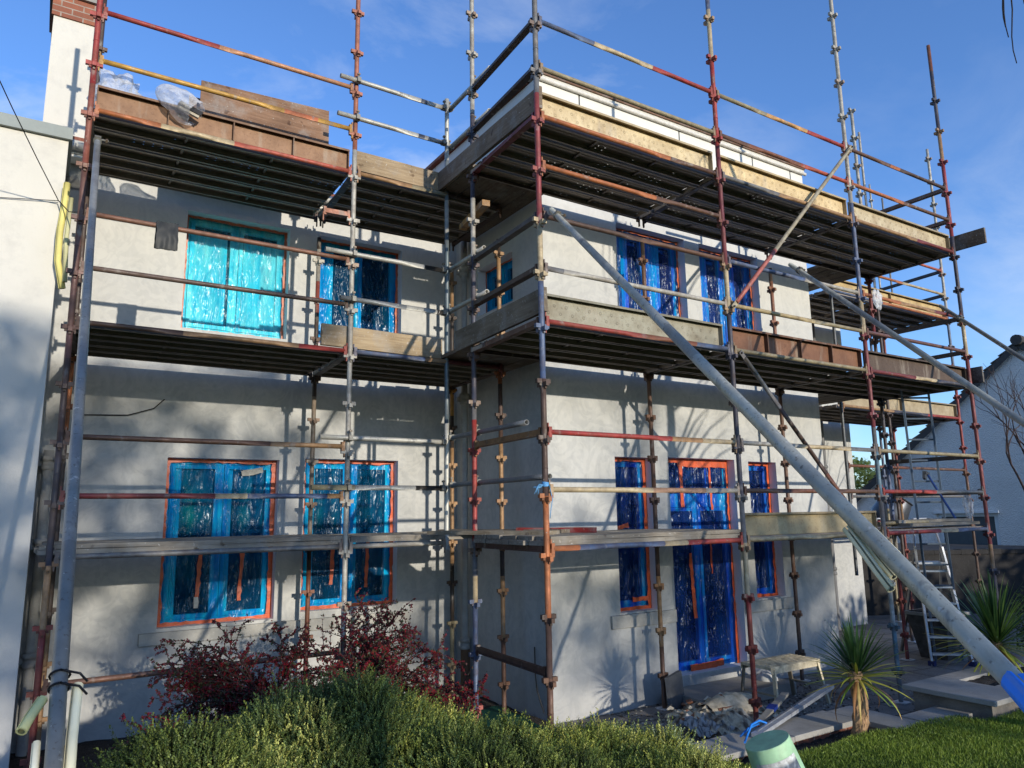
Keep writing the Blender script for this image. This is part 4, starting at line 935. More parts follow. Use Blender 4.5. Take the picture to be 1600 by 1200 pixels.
# ================================================================== LOOSE THINGS ON THE SCAFFOLD
def blob(name,c,sx,sy,sz,mat,label,cat,n=36,amp=.25,fr=3.,flat=None,col=(220,220,222),seed=0,group=None,open_end=False):
    m=MB(); c=V(c)
    def fn(a,b):
        th=a*2*math.pi; ph=(b*(.86 if open_end else 1.0))*math.pi; d=V((math.sin(ph)*math.cos(th),math.sin(ph)*math.sin(th),math.cos(ph)))
        r=1+amp*noise.noise(d*fr+V((seed,0,0)))+amp*.6*noise.noise(d*fr*2.7+V((seed,4,0)))+amp*.3*abs(noise.noise(d*fr*6+V((seed,4,3))))
        q=V((d.x*sx*r,d.y*sy*r,d.z*sz*r))
        if flat is not None: q.z=max(q.z,flat)
        return c+q
    m.grid(fn,n,n//2,col); return tag(m.build(name,mat),label,cat,group)
# knotted clear bags on the top left platform
b=blob('plastic_bag',(-3.32,2.22,lv(8)+.36),.19,.10,.22,CLEAR,'clear knotted plastic bag standing at the far left of the top platform','plastic bag',44,.5,1.7,-.19,seed=2)
bagR=Matrix.Rotation(math.radians(62),3,'Y')
def bag2():
    m=MB(); c=V((-2.83,1.99,lv(8)+.34)); ax=V((.80,-.28,-.53)).normalized(); a=ax.cross(V((0,0,1))).normalized(); b=ax.cross(a)
    def fn(u,v):
        th=u*2*math.pi; h=-.21+.42*v; rr=.165*(math.sin(min(1,(v*1.25+.02))*math.pi*.5))**.5*(1-.18*max(0,v-.75)*4)
        d=a*math.cos(th)+b*math.sin(th)*.8
        k=1+.28*noise.noise(V((math.cos(th)*1.7,math.sin(th)*1.7,v*2.4)))+.22*noise.noise(V((math.cos(th)*4,math.sin(th)*4,v*3+7)))
        return c+ax*h+d*(rr*k)
    m.grid(fn,44,26); r=m.build('plastic_bag',CLEAR); return tag(r,'open clear plastic bag hanging over the rusty toe board, dark cartridge inside','plastic bag')
b2_=bag2()
m=MB(); m.obox((-2.71,1.93,lv(8)+.27),V((.10,-.02,-.045)),V((0,.018,0)),V((.012,0,.02)),(24,22,24)); m.obox((-2.72,1.94,lv(8)+.235),V((.085,-.02,-.04)),V((0,.016,0)),V((.006,0,.012)),(180,170,150)); tag(m.build('cartridge',GEN),'black ribbed cartridge lying inside the open clear bag','cartridge')
# bin bag hung on the rail
m=MB(); m.grid(lambda u,v:(-2.93+.185*u+.01*noise.noise(V((u*3,v*4,0))),1.945-.03*math.sin(v*2.2)+.010*noise.noise(V((u*4,v*3,5))),lv(6)+.085-.27*v+.02*noise.noise(V((u*5,0,1)))),14,16,(38,40,40))
m.grid(lambda u,v:(-2.93+.185*u+.01*noise.noise(V((u*3,v*4,8))),2.03+.02*noise.noise(V((u*4,v*3,9)))-.045*(1-v),lv(6)+.085-.24*v),14,16,(34,36,36)); tag(m.build('bin_bag',BAG),'black plastic bag folded over a brown rail beside upper left window','bin bag')
# plywood sheets leaning on edge on the top platform
def sheet(pts,th,col,label,name='plywood_sheet'):
    p=[V(q) for q in pts]; nrm=(p[1]-p[0]).cross(p[3]-p[0]).normalized()*th; m=MB()
    m.add(p+[q+nrm for q in p],[(0,1,2,3),(7,6,5,4),(0,4,5,1),(1,5,6,2),(2,6,7,3),(3,7,4,0)],col); return tag(m.build(name,TIMBER),label,'plywood sheet')
sheet([(-2.585,2.28,lv(8)+.10),(-1.235,2.28,lv(8)+.10),(-1.225,2.36,Z(4.855)),(-2.57,2.36,Z(4.80))],.018,(142,110,86),'rusty brown plywood sheet standing on edge on the top left platform')
sheet([(-2.66,2.42,lv(8)+.10),(-1.5,2.42,lv(8)+.10),(-1.5,2.48,Z(4.66)),(-2.66,2.48,Z(4.66))],.018,(120,96,80),'darker plywood sheet half hidden behind the rusty brown one')
# foam pipe insulation
def foam(pts,r,label,col,cut=.8,n=14,flat=.85):
    pts=[V(p) for p in pts]; m=MB(); N=len(pts); prev=None; base=0
    for i,p in enumerate(pts):
        d=(pts[min(i+1,N-1)]-pts[max(i-1,0)]).normalized(); a=V((0,-1,0))-d*d.dot(V((0,-1,0))); a.normalize(); b=d.cross(a)
        for ring,rr in ((0,r),(1,r*.62)):
            for j in range(n):
                th=(.25+(2*math.pi-.5)*j/(n-1))+1.2; q=p+a*(rr*math.cos(th))+b*(rr*flat*math.sin(th)); m.v.append(tuple(q)); s=.85+.3*noise.noise(q*9); m.c.append(lin(col if ring==0 else tuple(int(x*.92) for x in col),s))
    for i in range(N-1):
        for rg in (0,1):
            for j in range(n-1):
                o=i*2*n+rg*n+j; m.f.append((o,o+1,o+2*n+1,o+2*n)); m.sm.append(True)
        for j in (0,n-1): m.f.append((i*2*n+j,i*2*n+n+j,(i+1)*2*n+n+j,(i+1)*2*n+j)); m.sm.append(False)
    for i in (0,N-1):
        for j in range(n-1): o=i*2*n+j; m.f.append((o,o+1,o+n+1,o+n)); m.sm.append(False)
    return tag(m.build('pipe_insulation',FOAM),label,'foam tube','foam pipe insulation')
foam([(-3.655,2.50,Z(3.47)),(-3.66,2.50,Z(3.2)),(-3.675,2.48,Z(2.98)),(-3.67,2.49,Z(2.7)),(-3.615,2.50,Z(2.45))],.034,'yellow foam pipe tube tied upright at the edge of the cream neighbour wall',(238,226,140))
foam([(-3.61,2.42,Z(3.3)),(-3.62,2.43,Z(2.9)),(-3.60,2.45,Z(2.5))],.024,'thinner pale foam tube tied beside the yellow one',(226,222,170))
def on(a,b,t): return a+(b-a)*t
q0=V((-3.455,1.92,Z(3.70))); q1=V((-3.552,-3.36,Z(-1.36)))
foam([on(q0,q1,t)+V((.042+.012*s_,.03,-.01)) for t,s_ in ((.772,1.2),(.785,.8),(.80,.4),(.83,.1))],.021,'pale foam sleeve split open along the right of the leftmost raker foot',(250,242,206))
foam([on(q0,q1,t)+V((-.045-.05*s_,-.01,-.02)) for t,s_ in ((.774,.0),(.782,.6),(.789,1.0))],.02,'short yellow green foam flap sticking out left of the leftmost raker foot',(244,238,170))
foam([on(q0,q1,t)+V((-.05,.03,-.02)) for t in (.797,.81,.83)],.015,'pale foam sleeve strip along the left of the leftmost raker foot',(238,234,210))
r0,r1=rk1a,rk1c
foam([on(r0,r1,t)+V((-.008,.02,-.032-.026*s_)) for t,s_ in ((.650,.0),(.660,.5),(.670,1.1),(.679,1.5))],.013,'pale yellow foam strip hanging below the long raker',(250,242,206))
foam([on(r0,r1,t)+V((.015,.01,-.024-.021*s_)) for t,s_ in ((.646,.0),(.656,.5),(.666,1.1),(.676,1.4))],.011,'second foam strip hanging below the long raker, nearer its foot',(250,242,206))
foam([on(r0,r1,t)+V((.03,.02,.022)) for t in (.664,.672,.680)],.013,'short cut of pale foam lying on top of the long raker',(250,242,206))
# blue sleeve on the raker foot
m=MB(); dd=(r1-r0).normalized(); a_=dd.cross(V((0,0,1))).normalized(); b_=dd.cross(a_)
m.grid(lambda u,v:on(r0,r1,.738+.19*v-(.004*math.cos(u*6.283+.6) if v<.02 else 0))+(a_*math.cos(u*6.283)+b_*math.sin(u*6.283))*(.030+.030*v+.012*noise.noise(V((math.cos(u*6.28)*2,math.sin(u*6.28)*2,v*5)))),28,18,(52,132,232)); tag(m.build('blue_sleeve',m_attr('blue_plastic',.45,0,.12,12,.3,.4)),'bright blue plastic sleeve round the foot of the long raker','plastic sleeve')
# wires of the old cable to the house
m=MB(); m.path([on(V((-4.6,-.3,Z(3.2))),V((-3.71,2.54,Z(3.30))),t)+V((0,0,.9*(1-t)-.06*math.sin(t*3.14))) for t in (0,.2,.4,.6,.8,1)],.0045,5,(20,20,22)); m.path([(-3.71,2.54,Z(3.30)),(-3.62,2.3,Z(3.12)),(-3.54,2.0,Z(3.02))],.005,5,(20,20,22)); tag(m.build('cable',GEN),'thin black cable running across the cream neighbour wall to the scaffold','cable')
m=MB(); m.path([(-4.7,2.585,Z(3.22)),(-4.2,2.585,Z(3.24)),(-3.71,2.57,Z(3.31))],.004,5,(26,26,26)); tag(m.build('cable',GEN),'second thin cable lying nearly level on the cream neighbour wall','cable')
# cable ties, blue string
m=MB()
for t in (.766,.773):
    c=on(q0,q1,t); dq=(q1-q0).normalized(); aa=dq.cross(V((1,0,0))).normalized(); bb=dq.cross(aa); m.path([c+(aa*math.cos(k*.5236)+bb*math.sin(k*.5236))*.031 for k in range(13)]+[c+V((.06,.0,.0)),c+V((.085,0,-.03))],.004,6,(24,26,34))
tag(m.build('cable_tie',GEN),'black cable ties holding foam to the leftmost raker','cable tie')
m=MB()
for i in range(9):
    c=V((A[0],A[1],lv(1)+.095)); m.path([c+V((.028*math.cos(k*.8+i*.2),.028*math.sin(k*.8+i*.2),.004*i-.014+.003*math.sin(k))) for k in range(9)],.0035,5,(96,160,214))
for i in range(7):
    c=V((-.03,-.01,lv(1)+.09)); m.path([c,c+V((-.05-jit(.02),jit(.02),-.02+jit(.03))),c+V((-.08+jit(.03),jit(.02),-.05+jit(.04)))],.0028,4,(110,176,226))
m.path([V((.02,-.03,lv(1)+.09)),V((.05,-.03,lv(1)-.03)),V((.03,-.03,lv(1)-.12)),V((.02,-.03,lv(1)-.19))],.0035,5,(96,160,214)); tag(m.build('blue_string',GEN),'frayed blue string knotted round the corner standard','string')
# grey sheeting scraps on the right
blob('dust_sheet_scrap',(5.12,-.09,lv(6)-.02),.075,.03,.11,CLEAR,'scrap of white plastic snagged on the tall standard beside a rail','plastic scrap',26,.6,2.,seed=5)
m=MB(); m.lathe((10.2,2.75,lv(4)+.09),[(.11,0),(.15,.30),(.155,.31),(.145,.31),(.108,.02)],20,(120,122,124)); m.path([(10.06,2.75,lv(4)+.39),(10.1,2.72,lv(4)+.52),(10.2,2.7,lv(4)+.56),(10.3,2.72,lv(4)+.52),(10.34,2.75,lv(4)+.39)],.006,5,(60,60,60)); tag(m.build('bucket',GEN),'grey bucket standing on the lower deck of the rear scaffold','bucket')
m=MB(); m.grid(lambda u,v:(9.55+.42*u,2.6+.1*v+.05*noise.noise(V((u*3,v*3,1))),lv(4)+.10+.42*(1-abs(u-.5)*.9)*v+.03*noise.noise(V((u*6,v*6,2)))),14,10,(70,74,78)); tag(m.build('tarpaulin',BAG),'crumpled dark sheet heaped on the lower deck of the rear scaffold','tarpaulin')
blob('plastic_wrap',(7.36,.22,lv(0)+.36),.05,.05,.17,CLEAR,'twist of white plastic tied to the far right standard above the boards','plastic scrap',24,.5,2.2,seed=8)
# short tube offcuts and tools on the first platform at the right
def stub(p0,p1,label,col,r=.022): m=MB(); m.tube(p0,p1,r,10,col=col); tag(m.build('tube_offcut',PIPE),label,'tube offcut','loose bits on the right of the first platform')
stub((5.0,.7,lv(0)+.16),(6.15,.45,lv(0)+.17),'red ended loose tube lying on the first platform near the tall standard',RED)
stub((5.3,.30,lv(0)+.16),(6.1,.12,lv(0)+.17),'olive loose tube lying on the first platform near the tall standard',OLV)
stub((3.3,.22,lv(8)+.36),(3.95,.16,lv(8)+.37),'dark offcut of tube sticking up behind the top toe board',DGAL)
m=MB(); m.tube((7.05,.25,lv(0)+.18),(6.83,.45,lv(0)+.80),.016,8,col=(46,78,140)); m.obox((6.81,.46,lv(0)+.82),V((.10,.03,-.01)),V((.01,-.02,0)),V((0,0,.02)),(60,62,66)); m.obox((6.73,.44,lv(0)+.79),V((.03,.01,.05)),V((.008,-.014,0)),V((-.02,0,.012)),(60,62,66)); tag(m.build('pick_hammer',GEN),'blue handled pick hammer leaning on the boards at the far right','hammer')
for i,(x,lab) in enumerate(((3.95,'left'),(4.35,'middle'),(4.72,'right'))):
    m=MB(); m.obox((x,.45,lv(8)+.36),V((.016,0,0)),V((0,.05,.02)),V((0,-.03,.08)),(86,80,70)); tag(m.build('block_offcut',TIMBER),f'small dark block poking above the top toe board, {lab} one of three','offcut','offcuts on the top platform')

# ================================================================== PATIO CLUTTER
# hop-up work stool
TZ=.50
st=thing('work_stool','plaster splashed folding work platform standing by the garden door','work platform',(3.8,.75,0))
ST=(214,200,168); tx0,tx1,ty0,ty1,tz=3.30,4.16,.49,.90,.50
m=MB(); m.box(tx0,tx1,ty0,ty1,tz-.03,tz,ST); m.box(tx0,tx1,ty0-.006,ty0-.001,tz-.075,tz-.002,ST); m.box(tx0,tx1,ty1+.001,ty1+.006,tz-.075,tz-.002,ST)
for i in range(7): m.box(tx0+.02,tx1-.02,ty0+.02+i*.052,ty0+.034+i*.052,tz+.0005,tz+.006,(190,176,146))
m.build('step_top',RUBBLE,st)
for x,y,dx,dy in ((tx0+.05,ty0,.02,.0),(tx0+.05,ty1,-.06,.03),(tx1-.05,ty0,.12,-.03),(tx1-.05,ty1,.12,.03)):
    m=MB(); m.bar((x,y,tz-.03),(x+dx,y+dy,.0),.045,.022,ST if y<.6 else (120,112,96)); m.build('leg',GEN,st)
for x,dx in ((tx0+.05,-.02),(tx1-.05,.07)):
    m=MB(); m.bar((x+dx,ty0-.01,.2),(x+dx,ty1+.01,.2),.03,.015,(150,140,118)); m.build('cross_bar',GEN,st)
# broken slab with plaster rubble
def rubble_heap():
    m=MB()
    def fn(u,v):
        x=2.15+1.0*u+.0*v; y=.42+1.0*v-.35*(1-u)
        z=.13*(math.sin(u*3.1)**.6 if 0<u<1 else 0)*(math.sin(v*3.1)**.6 if 0<v<1 else 0)*(.55+.75*u)+.05*noise.noise(V((u*7,v*6,1)))+.035*noise.noise(V((u*22,v*18,2)))
        return (x,y,max(.0,z+.01))
    def cf(u,v):
        q=noise.noise(V((u*12,v*10,4))); return (222,208,178) if q>.0 else (176,162,140) if q>-.25 else (116,102,86)
    m.grid(fn,70,50,colfn=cf,sm=False); return tag(m.build('rubble_heap',RUBBLE),'heap of dropped render and mortar in front of the garden door','rubble')
rubble_heap()
m=MB(); m.grid(lambda u,v:(2.55+.72*u+.03*noise.noise(V((u*5,v*5,1))),.55+.42*v+.03*noise.noise(V((u*5,v*4,7))),.17+.07*math.sin(u*3)+.02*noise.noise(V((u*9,v*9,3)))-(.17*abs(v-.5)**2*4)),30,16,(214,200,170)); m.box(2.60,3.22,.62,.90,.0,.15,(150,104,78)); tag(m.build('broken_step',RUBBLE),'broken stone step capped with plaster lying on the patio','stone step')
m=MB(); m.grid(lambda u,v:(1.98+.45*u+.02*noise.noise(V((u*4,v*4,1))),.25+.42*v,.02+.11*abs(math.sin(u*4.5+v*3))*(.4+.6*v)+.06*noise.noise(V((u*8,v*8,3)))),34,30,colfn=lambda u,v:(186,184,180) if noise.noise(V((u*14,v*14,0)))>-.1 else (110,108,106),sm=False); tag(m.build('crumpled_sheet',RUBBLE),'crumpled mortar covered dust sheet on the patio left of the step','dust sheet')
m=MB(); m.obox((2.62,1.28,.20),V((.13,.03,.02)),V((-.02,.012,.0)),V((-.02,0,.19)),(84,86,88)); tag(m.build('slate_slab',GEN),'dark grey slab leaning beside the brown inner standard near the door','slab')
blob('white_bucket',(4.15,1.25,.11),.13,.13,.13,GEN,'white plaster tub lying on its side behind the work stool','bucket',24,.12,2.,-.10,(214,214,210),seed=3)
v=[];f=[];c=[]
def scatter(n,fx,smin,smax,cols):
    vs=[];fs=[];cs=[]
    for i in range(n):
        x,y,z=fx(); s=random.uniform(smin,smax); col=lin(random.choice(cols),random.uniform(.7,1)); b=len(vs)
        for q in ((1,0,0),(0,1,0),(-1,0,0),(0,-1,0),(0,0,1),(0,0,-1)): vs.append((x+q[0]*s*random.uniform(.5,1.4),y+q[1]*s*random.uniform(.5,1.4),z+q[2]*s*.6)); cs.append(col)
        for t in ((0,1,4),(1,2,4),(2,3,4),(3,0,4),(1,0,5),(2,1,5),(3,2,5),(0,3,5)): fs.append(tuple(b+k for k in t))
    return np.array(vs),np.array(fs),np.array(cs)
def patio_pt():
    while True:
        x=random.uniform(.95,5.6); y=random.uniform(-.6,1.55); d=math.exp(-((x-3.3)/1.3)**2-((y-.7)/.8)**2)
        if random.random()<d+.06: return x,y,.012
def heap_pt():
    while True:
        x=random.gauss(2.75,.42); y=random.gauss(.78,.26); 
        if 2.2<x<3.5 and .3<y<1.3: return x,y,.05+.20*math.exp(-((x-2.8)/.4)**2-((y-.85)/.25)**2)*random.random()
vv,ff,cc=scatter(110,heap_pt,.015,.06,[(226,216,192),(206,194,168),(178,160,134),(176,120,88),(140,126,108)]); o=npmesh('rubble_chunks',vv,ff,cc,RUBBLE); o['kind']='stuff'; o['label']='broken lumps of mortar and brick heaped before the garden door'; o['category']='rubble'
vv,ff,cc=scatter(1500,patio_pt,.006,.026,[(206,200,186),(170,164,150),(120,112,102),(90,84,78)]); o=npmesh('plaster_debris',vv,ff,cc,RUBBLE); o['kind']='stuff'; o['label']='scattered crumbs of plaster over the patio near the door'; o['category']='debris'
def rag(x,y,sx,sy,h,label,seed):
    m=MB(); m.grid(lambda u,v:(x+sx*(u-.5)+.03*noise.noise(V((u*3,v*3,seed))),y+sy*(v-.5)+.03*noise.noise(V((u*3,v*3,seed+4))),.02+h*max(0,.5+noise.noise(V((u*4,v*4,seed+2))))),16,12,(224,92,48)); tag(m.build('tape_scrap',TAPE),label,'tape scrap','torn orange tape on the patio')
rag(2.62,-.28,.30,.10,.06,'torn orange tape lying on the patio beside the red standard foot',1); rag(2.25,-.30,.25,.12,.035,'orange tape scrap on the patio left of the red standard',5); rag(1.75,-.15,.26,.16,.05,'dirty reddish tape scrap on the patio near the crumpled sheet',9)
# aluminium feather edge, levels and blue hose lying on the coping
m=MB(); m.bar((1.35,-.92,Z(-1.425)),(3.05,-.42,Z(-1.36)),.075,.03,(196,200,206)); m.bar((1.4,-.89,Z(-1.407)),(3.0,-.41,Z(-1.343)),.02,.012,(150,154,160)); tag(m.build('straight_edge',METAL),'long aluminium straight edge resting on the coping beside the bucket','straight edge')
m=MB(); m.bar((1.62,-.72,Z(-1.425)),(2.35,-.44,Z(-1.33)),.06,.024,(190,186,174)); m.obox((1.98,-.58,Z(-1.375)),V((.05,.02,.006)),V((-.012,.034,0)),V((0,0,.016)),(44,76,170)); m.bar((1.66,-.80,Z(-1.43)),(2.5,-.56,Z(-1.40)),.06,.024,(170,168,158)); tag(m.build('spirit_level',METAL),'plaster stained spirit levels with blue grips resting on the coping','spirit level')
m=MB(); m.path([(1.15,-.98,Z(-1.43)),(1.28,-.90,Z(-1.41)),(1.40,-.84,Z(-1.37)),(1.52,-.82,Z(-1.36)),(1.60,-.82,Z(-1.39)),(1.62,-.84,Z(-1.43))],.009,8,(34,122,214)); m.path([(1.22,-.88,Z(-1.42)),(1.38,-.82,Z(-1.40)),(1.56,-.78,Z(-1.40))],.008,8,(34,122,214)); tag(m.build('trowel_handle',GEN),'bright blue loop of hose lying behind the upturned green tub','hose')
# upturned green tub at the lawn edge
bk=thing('upturned_tub','pale green plastic tub turned upside down with worn grey label','tub',(.54,-1.86,hgt(.54,-1.86)-.02))
ax=V((-.30,.19,1)).normalized(); c0=V(bk.location)
m=MB(); m.lathe(c0,[(.172,0),(.175,.02),(.168,.022),(.1455,.365),(.143,.372)],36,(170,210,166),ax); m.build('body',m_attr('green_plastic',.55,0,.3,10,.1,.4),bk)
tocam=(CAM-c0); tocam.z=0; tocam.normalize(); a_=ax.cross(tocam).normalized(); f_=a_.cross(ax)
m=MB(); m.grid(lambda u,v:c0+ax*(.075+.215*v)+(f_*math.cos((u-.42)*1.9)+a_*math.sin((u-.42)*1.9))*(.1694-.0648*(.075+.215*v)+.0018),20,10,colfn=lambda u,v:(206,208,206) if v>.86 else ((120,130,142) if noise.noise(V((u*16,v*14,1)))>.1 else (74,84,100))); m.build('paper_label',m_attr('worn_label',.7,0,.5,40,.1),bk)
# yellow ball in the bed and small slate edge
m=MB(); m.lathe((1.42,-1.36,Z(-1.49)),[(.01,-.04),(.032,-.025),(.042,0),(.032,.025),(.01,.04)],14,(230,190,30)); tag(m.build('yellow_ball',GEN),'small yellow ball at the edge of the lawn','ball')
m=MB(); m.obox((2.0,-1.42,Z(-1.49)),V((.26,.015,.01)),V((0,.045,0)),V((0,0,.02)),(120,122,118)); tag(m.build('edging_slab',STONE),'thin grey edging slab between bed and lawn','edging stone')
# planter pot and ladders at the right
pt=thing('plant_pot','square tapered grey plant pot behind the step ladder','plant pot',(7.95,1.15,0))
m=MB(); 
def taper(mb,x,y,z0,z1,a,b,col): mb.add([(x-a,y-a,z0),(x+a,y-a,z0),(x+a,y+a,z0),(x-a,y+a,z0),(x-b,y-b,z1),(x+b,y-b,z1),(x+b,y+b,z1),(x-b,y+b,z1)],[(3,2,1,0),(0,1,5,4),(1,2,6,5),(2,3,7,6),(3,0,4,7)],col)
taper(m,7.95,1.15,0,.62,.20,.30,(92,88,84)); m.build('pot_body',RUBBLE,pt)
m=MB(); m.box(7.62,8.28,.82,1.48,.621,.665,(110,106,100)); m.build('rim',STONE,pt); m=MB(); m.box(7.68,8.22,.88,1.42,.666,.675,(40,34,28)); m.build('pot_soil',SOIL,pt)
def ladder(p0,p1,w,n,label,col,side):
    p0=V(p0); p1=V(p1); s=V(side).normalized()*w/2; t=thing('ladder',label,'ladder',tuple(p0)); d=(p1-p0)
    for q in (-1,1): m=MB(); m.bar(p0+s*q,p1+s*q,.028,.065,col); m.build('stile',GEN,t)
    for i in range(n): c=p0+d*((i+.6)/n); m=MB(); m.tube(c-s,c+s,.014,8,col=tuple(int(x*.8) for x in col),hollow=False,step=1); m.build('rung',GEN,t)
    return t
ladder((7.78,.95,.0),(7.05,.62,Z(2.05)),.40,13,'long blue grey ladder leaning up to the second platform at the right',(88,104,122),(.86,-.5,0))
sl_=thing('step_ladder','tall aluminium step ladder with top platform standing near the right planter','step ladder',(7.6,.7,0)); AL=(176,178,180); ALD=(112,114,118)
sv=V((.75,-.66,0)).normalized()*.23; fv=V((.66,.75,0)).normalized()
base=V((7.42,.72,0)); topc=base+fv*.42+V((0,0,1.62))
for q in (-1,1): m=MB(); m.bar(base+sv*q*1.15,topc+sv*q*.8+V((0,0,.0)),.028,.07,AL); m.build('front_stile',METAL,sl_)
for i in range(6):
    t=(i+.7)/7.2; c=base+(topc-base)*t; m=MB(); m.obox(c,sv*(1.1-.3*t),fv*.05,V((0,0,.013)),(206,208,210)); m.build('tread',METAL,sl_)
for q in (-1,1): m=MB(); m.bar(topc+fv*.05+sv*q*.8-V((0,0,.1)),base+fv*1.15+sv*q*1.25,.024,.05,ALD); m.build('rear_stile',METAL,sl_)
m=MB(); m.obox(base+(topc-base)*.86+fv*.12,sv*.85,fv*.17,V((0,0,.014)),(214,216,218)); m.build('platform',METAL,sl_)
m=MB(); top2=topc+V((0,0,.42))+fv*.1
for q in (-1,1): m.path([topc+sv*q*.8,top2+sv*q*.55,top2+fv*.08+sv*q*.45],.014,8,(196,198,200))
m.path([top2+fv*.08-sv*.45,top2+fv*.08+sv*.45],.014,8,(196,198,200)); m.build('hand_rail',METAL,sl_)
for q in (-1,1): m=MB(); m.box(*(lambda p:(p.x-.03,p.x+.03,p.y-.045,p.y+.045,0,.07))(base+sv*q*1.15),(40,48,96)); m.build('foot',GEN,sl_)
m=MB(); m.bar((8.9,-.4,Z(-.15)),(10.3,-1.4,Z(-1.75)),.035,.02,(150,60,60)); m.bar((8.62,-.2,Z(.17)),(8.9,-.4,Z(-.15)),.035,.02,(206,206,206)); tag(m.build('prop_pole',GEN),'red and white pole leaning beyond the step ladder at right','pole')
# boundary wall, neighbour gable, street behind
bw=[V((9.9,5.36,0)),V((15.7,1.68,0)),V((16.6,-7,0))]
m=MB()
for i in range(2):
    p,q=bw[i],bw[i+1]; d=(q-p).normalized(); s=d.cross(V((0,0,1)))*.12; k=24
    for j in range(k):
        a,b=p+(q-p)*(j/k),p+(q-p)*((j+1)/k); h=1.24+.03*noise.noise(V((j,i,0))); m.obox((a+b)/2+V((0,0,h/2-.05)),(b-a)/2,s,V((0,0,h/2+.05)),(255,255,255)); 
        m.obox((a+b)/2+V((0,0,h+.03)),(b-a)*.49,s*1.25,V((0,0,.04+.015*random.random())))
tag(m.build('boundary_wall',DARKW),'dark rough boundary wall behind the patio at the right','wall')
gb=thing('gable_house','white pebble-dashed house with steep slate gable beyond the boundary wall','house',(18,3.7,0))
gb.rotation_euler.z=.10; gx=18; apex=(3.70,Z(4.62)); sl2=.83; ze=Z(.2)
m=MB(); yl=apex[0]+(apex[1]-ze)/sl2; yr=apex[0]-(apex[1]-ze)/sl2
wy0,wy1,wz0,wz1=4.72,6.24,-.2,Z(.18)
m.add([(gx,yl,ze),(gx,yr,ze),(gx,apex[0],apex[1])],[(0,1,2)]); 
wall_openings(m,lambda u,z,d:(gx+d,u,z),yr,yl,-.6,ze,[(wy0,wy1,.9,wz1)],.12,m)
m.add([(gx,yr,-.6),(gx+9,yr,-.6),(gx+9,yr,ze),(gx,yr,ze)],[(0,1,2,3)]); m.build('gable_wall',HARL,gb)
m=MB()
for sg in (-1,1):
    e=V((gx-.12,apex[0]+sg*(apex[1]-ze+.3)/sl2,ze-.3)); tp=V((gx-.12,apex[0],apex[1])); d=(e-tp); L=d.length; n_=V((0,sg*sl2,1)).normalized(); k=int(L/.26)
    for i in range(k):
        a=tp+d*(i/k); b=tp+d*((i+1.12)/k); up=n_*(.05+.03*(1-0)); m.add([a+n_*.02,b+n_*.075,b+n_*.105,a+n_*.05]+[q+V((9,0,0)) for q in (a+n_*.02,b+n_*.075,b+n_*.105,a+n_*.05)],[(0,1,2,3),(3,2,6,7),(1,5,6,2),(0,4,5,1)],(70,62,58))
    m.add([tp-n_*.12,e-n_*.12,e+n_*.04,tp+n_*.04],[(0,1,2,3)],(60,54,50))
m.build('slate_roof',SLATE,gb)
m=MB(); m.lathe((gx-.1,apex[0],apex[1]+.06),[(.14,-.1),(.15,0),(.15,9.0)],12,(74,64,58),(1,0,0)); m.build('ridge_tile',SLATE,gb)
m=MB(); 
for a,b,c,d in ((wy0,wy0+.10,.9,wz1),(wy1-.10,wy1,.9,wz1),(wy0+.1,wy1-.1,wz1-.09,wz1)): m.box(gx+.05,gx+.11,a,b,c,d)
m.box(gx-.06,gx-.001,wy0-.05,wy1+.05,wz1+.0,wz1+.07); gw=m.build('window',m_simple('grey_white_frame',(.74,.74,.72),.6,0,.1,5,.05),gb)
m=MB(); m.box(gx+.10,gx+.115,wy0+.09,wy1-.09,.88,wz1-.05); 
m.build('window_pane',m_simple('blind_behind_glass',(.10,.115,.12),.2,0,.2,2,.05),gw)
# hedge, timber gate and a car on the street behind
def leafball(n,cen,rad,cols,size,seed,lo=-1.,shell=.55,fr=2.2,gap=.0):
    r=np.random.default_rng(seed); d=r.normal(size=(n*2,3)); d/=np.linalg.norm(d,axis=1)[:,None]
    rr=np.array([1+.35*noise.noise(V(tuple(q*fr))+V((seed,0,0))) for q in d])*r.uniform(shell,1,n*2)**.7
    p=d*rr[:,None]; 
    if gap: 
        g=np.array([noise.noise(V(tuple(q*3.2))+V((seed*3.,1,0))) for q in p]); p=p[g>gap-.0]
    p=p[p[:,2]>lo][:n]; n=len(p)
    pos=p*np.array(rad)+np.array(cen); s=size*r.uniform(.5,1.3,n)[:,None]
    a=r.normal(size=(n,3)); a/=np.linalg.norm(a,axis=1)[:,None]; b=np.cross(a,r.normal(size=(n,3))); b/=np.linalg.norm(b,axis=1)[:,None]
    v=np.stack([pos-a*s*.5,pos+b*s*.3,pos+a*s*.6,pos-b*s*.3],1).reshape(-1,3); f=(np.arange(n)*4)[:,None]+np.array([0,1,2,3])
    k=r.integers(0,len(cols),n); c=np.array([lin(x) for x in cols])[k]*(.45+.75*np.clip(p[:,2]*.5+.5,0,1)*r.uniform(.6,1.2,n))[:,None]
    return v,f,np.repeat(c,4,axis=0)
def foliage(name,parts,label,cat,mat=LEAF,group=None,root=None):
    vs=[];fs=[];cs=[];b=0
    for v,f,c in parts: vs.append(v); fs.append(f+b); cs.append(c); b+=len(v)
    o=npmesh(name,np.concatenate(vs),np.concatenate(fs),np.concatenate(cs),mat,root)
    if root is None: tag(o,label,cat,group)
    return o
hg=thing('garden_hedge','sunlit yellow green hedge seen through the scaffold at the back','hedge',(23.5,12,1.2))
foliage('leaves',[leafball(4600,(22+i*1.2,12.9-i*.75,2.55+.25*math.sin(i*2)),(1.15,1.0,1.5),[(246,228,130),(226,206,104),(176,168,84),(255,244,180)],.15,20+i) for i in range(4)],'','',LEAF,None,hg)
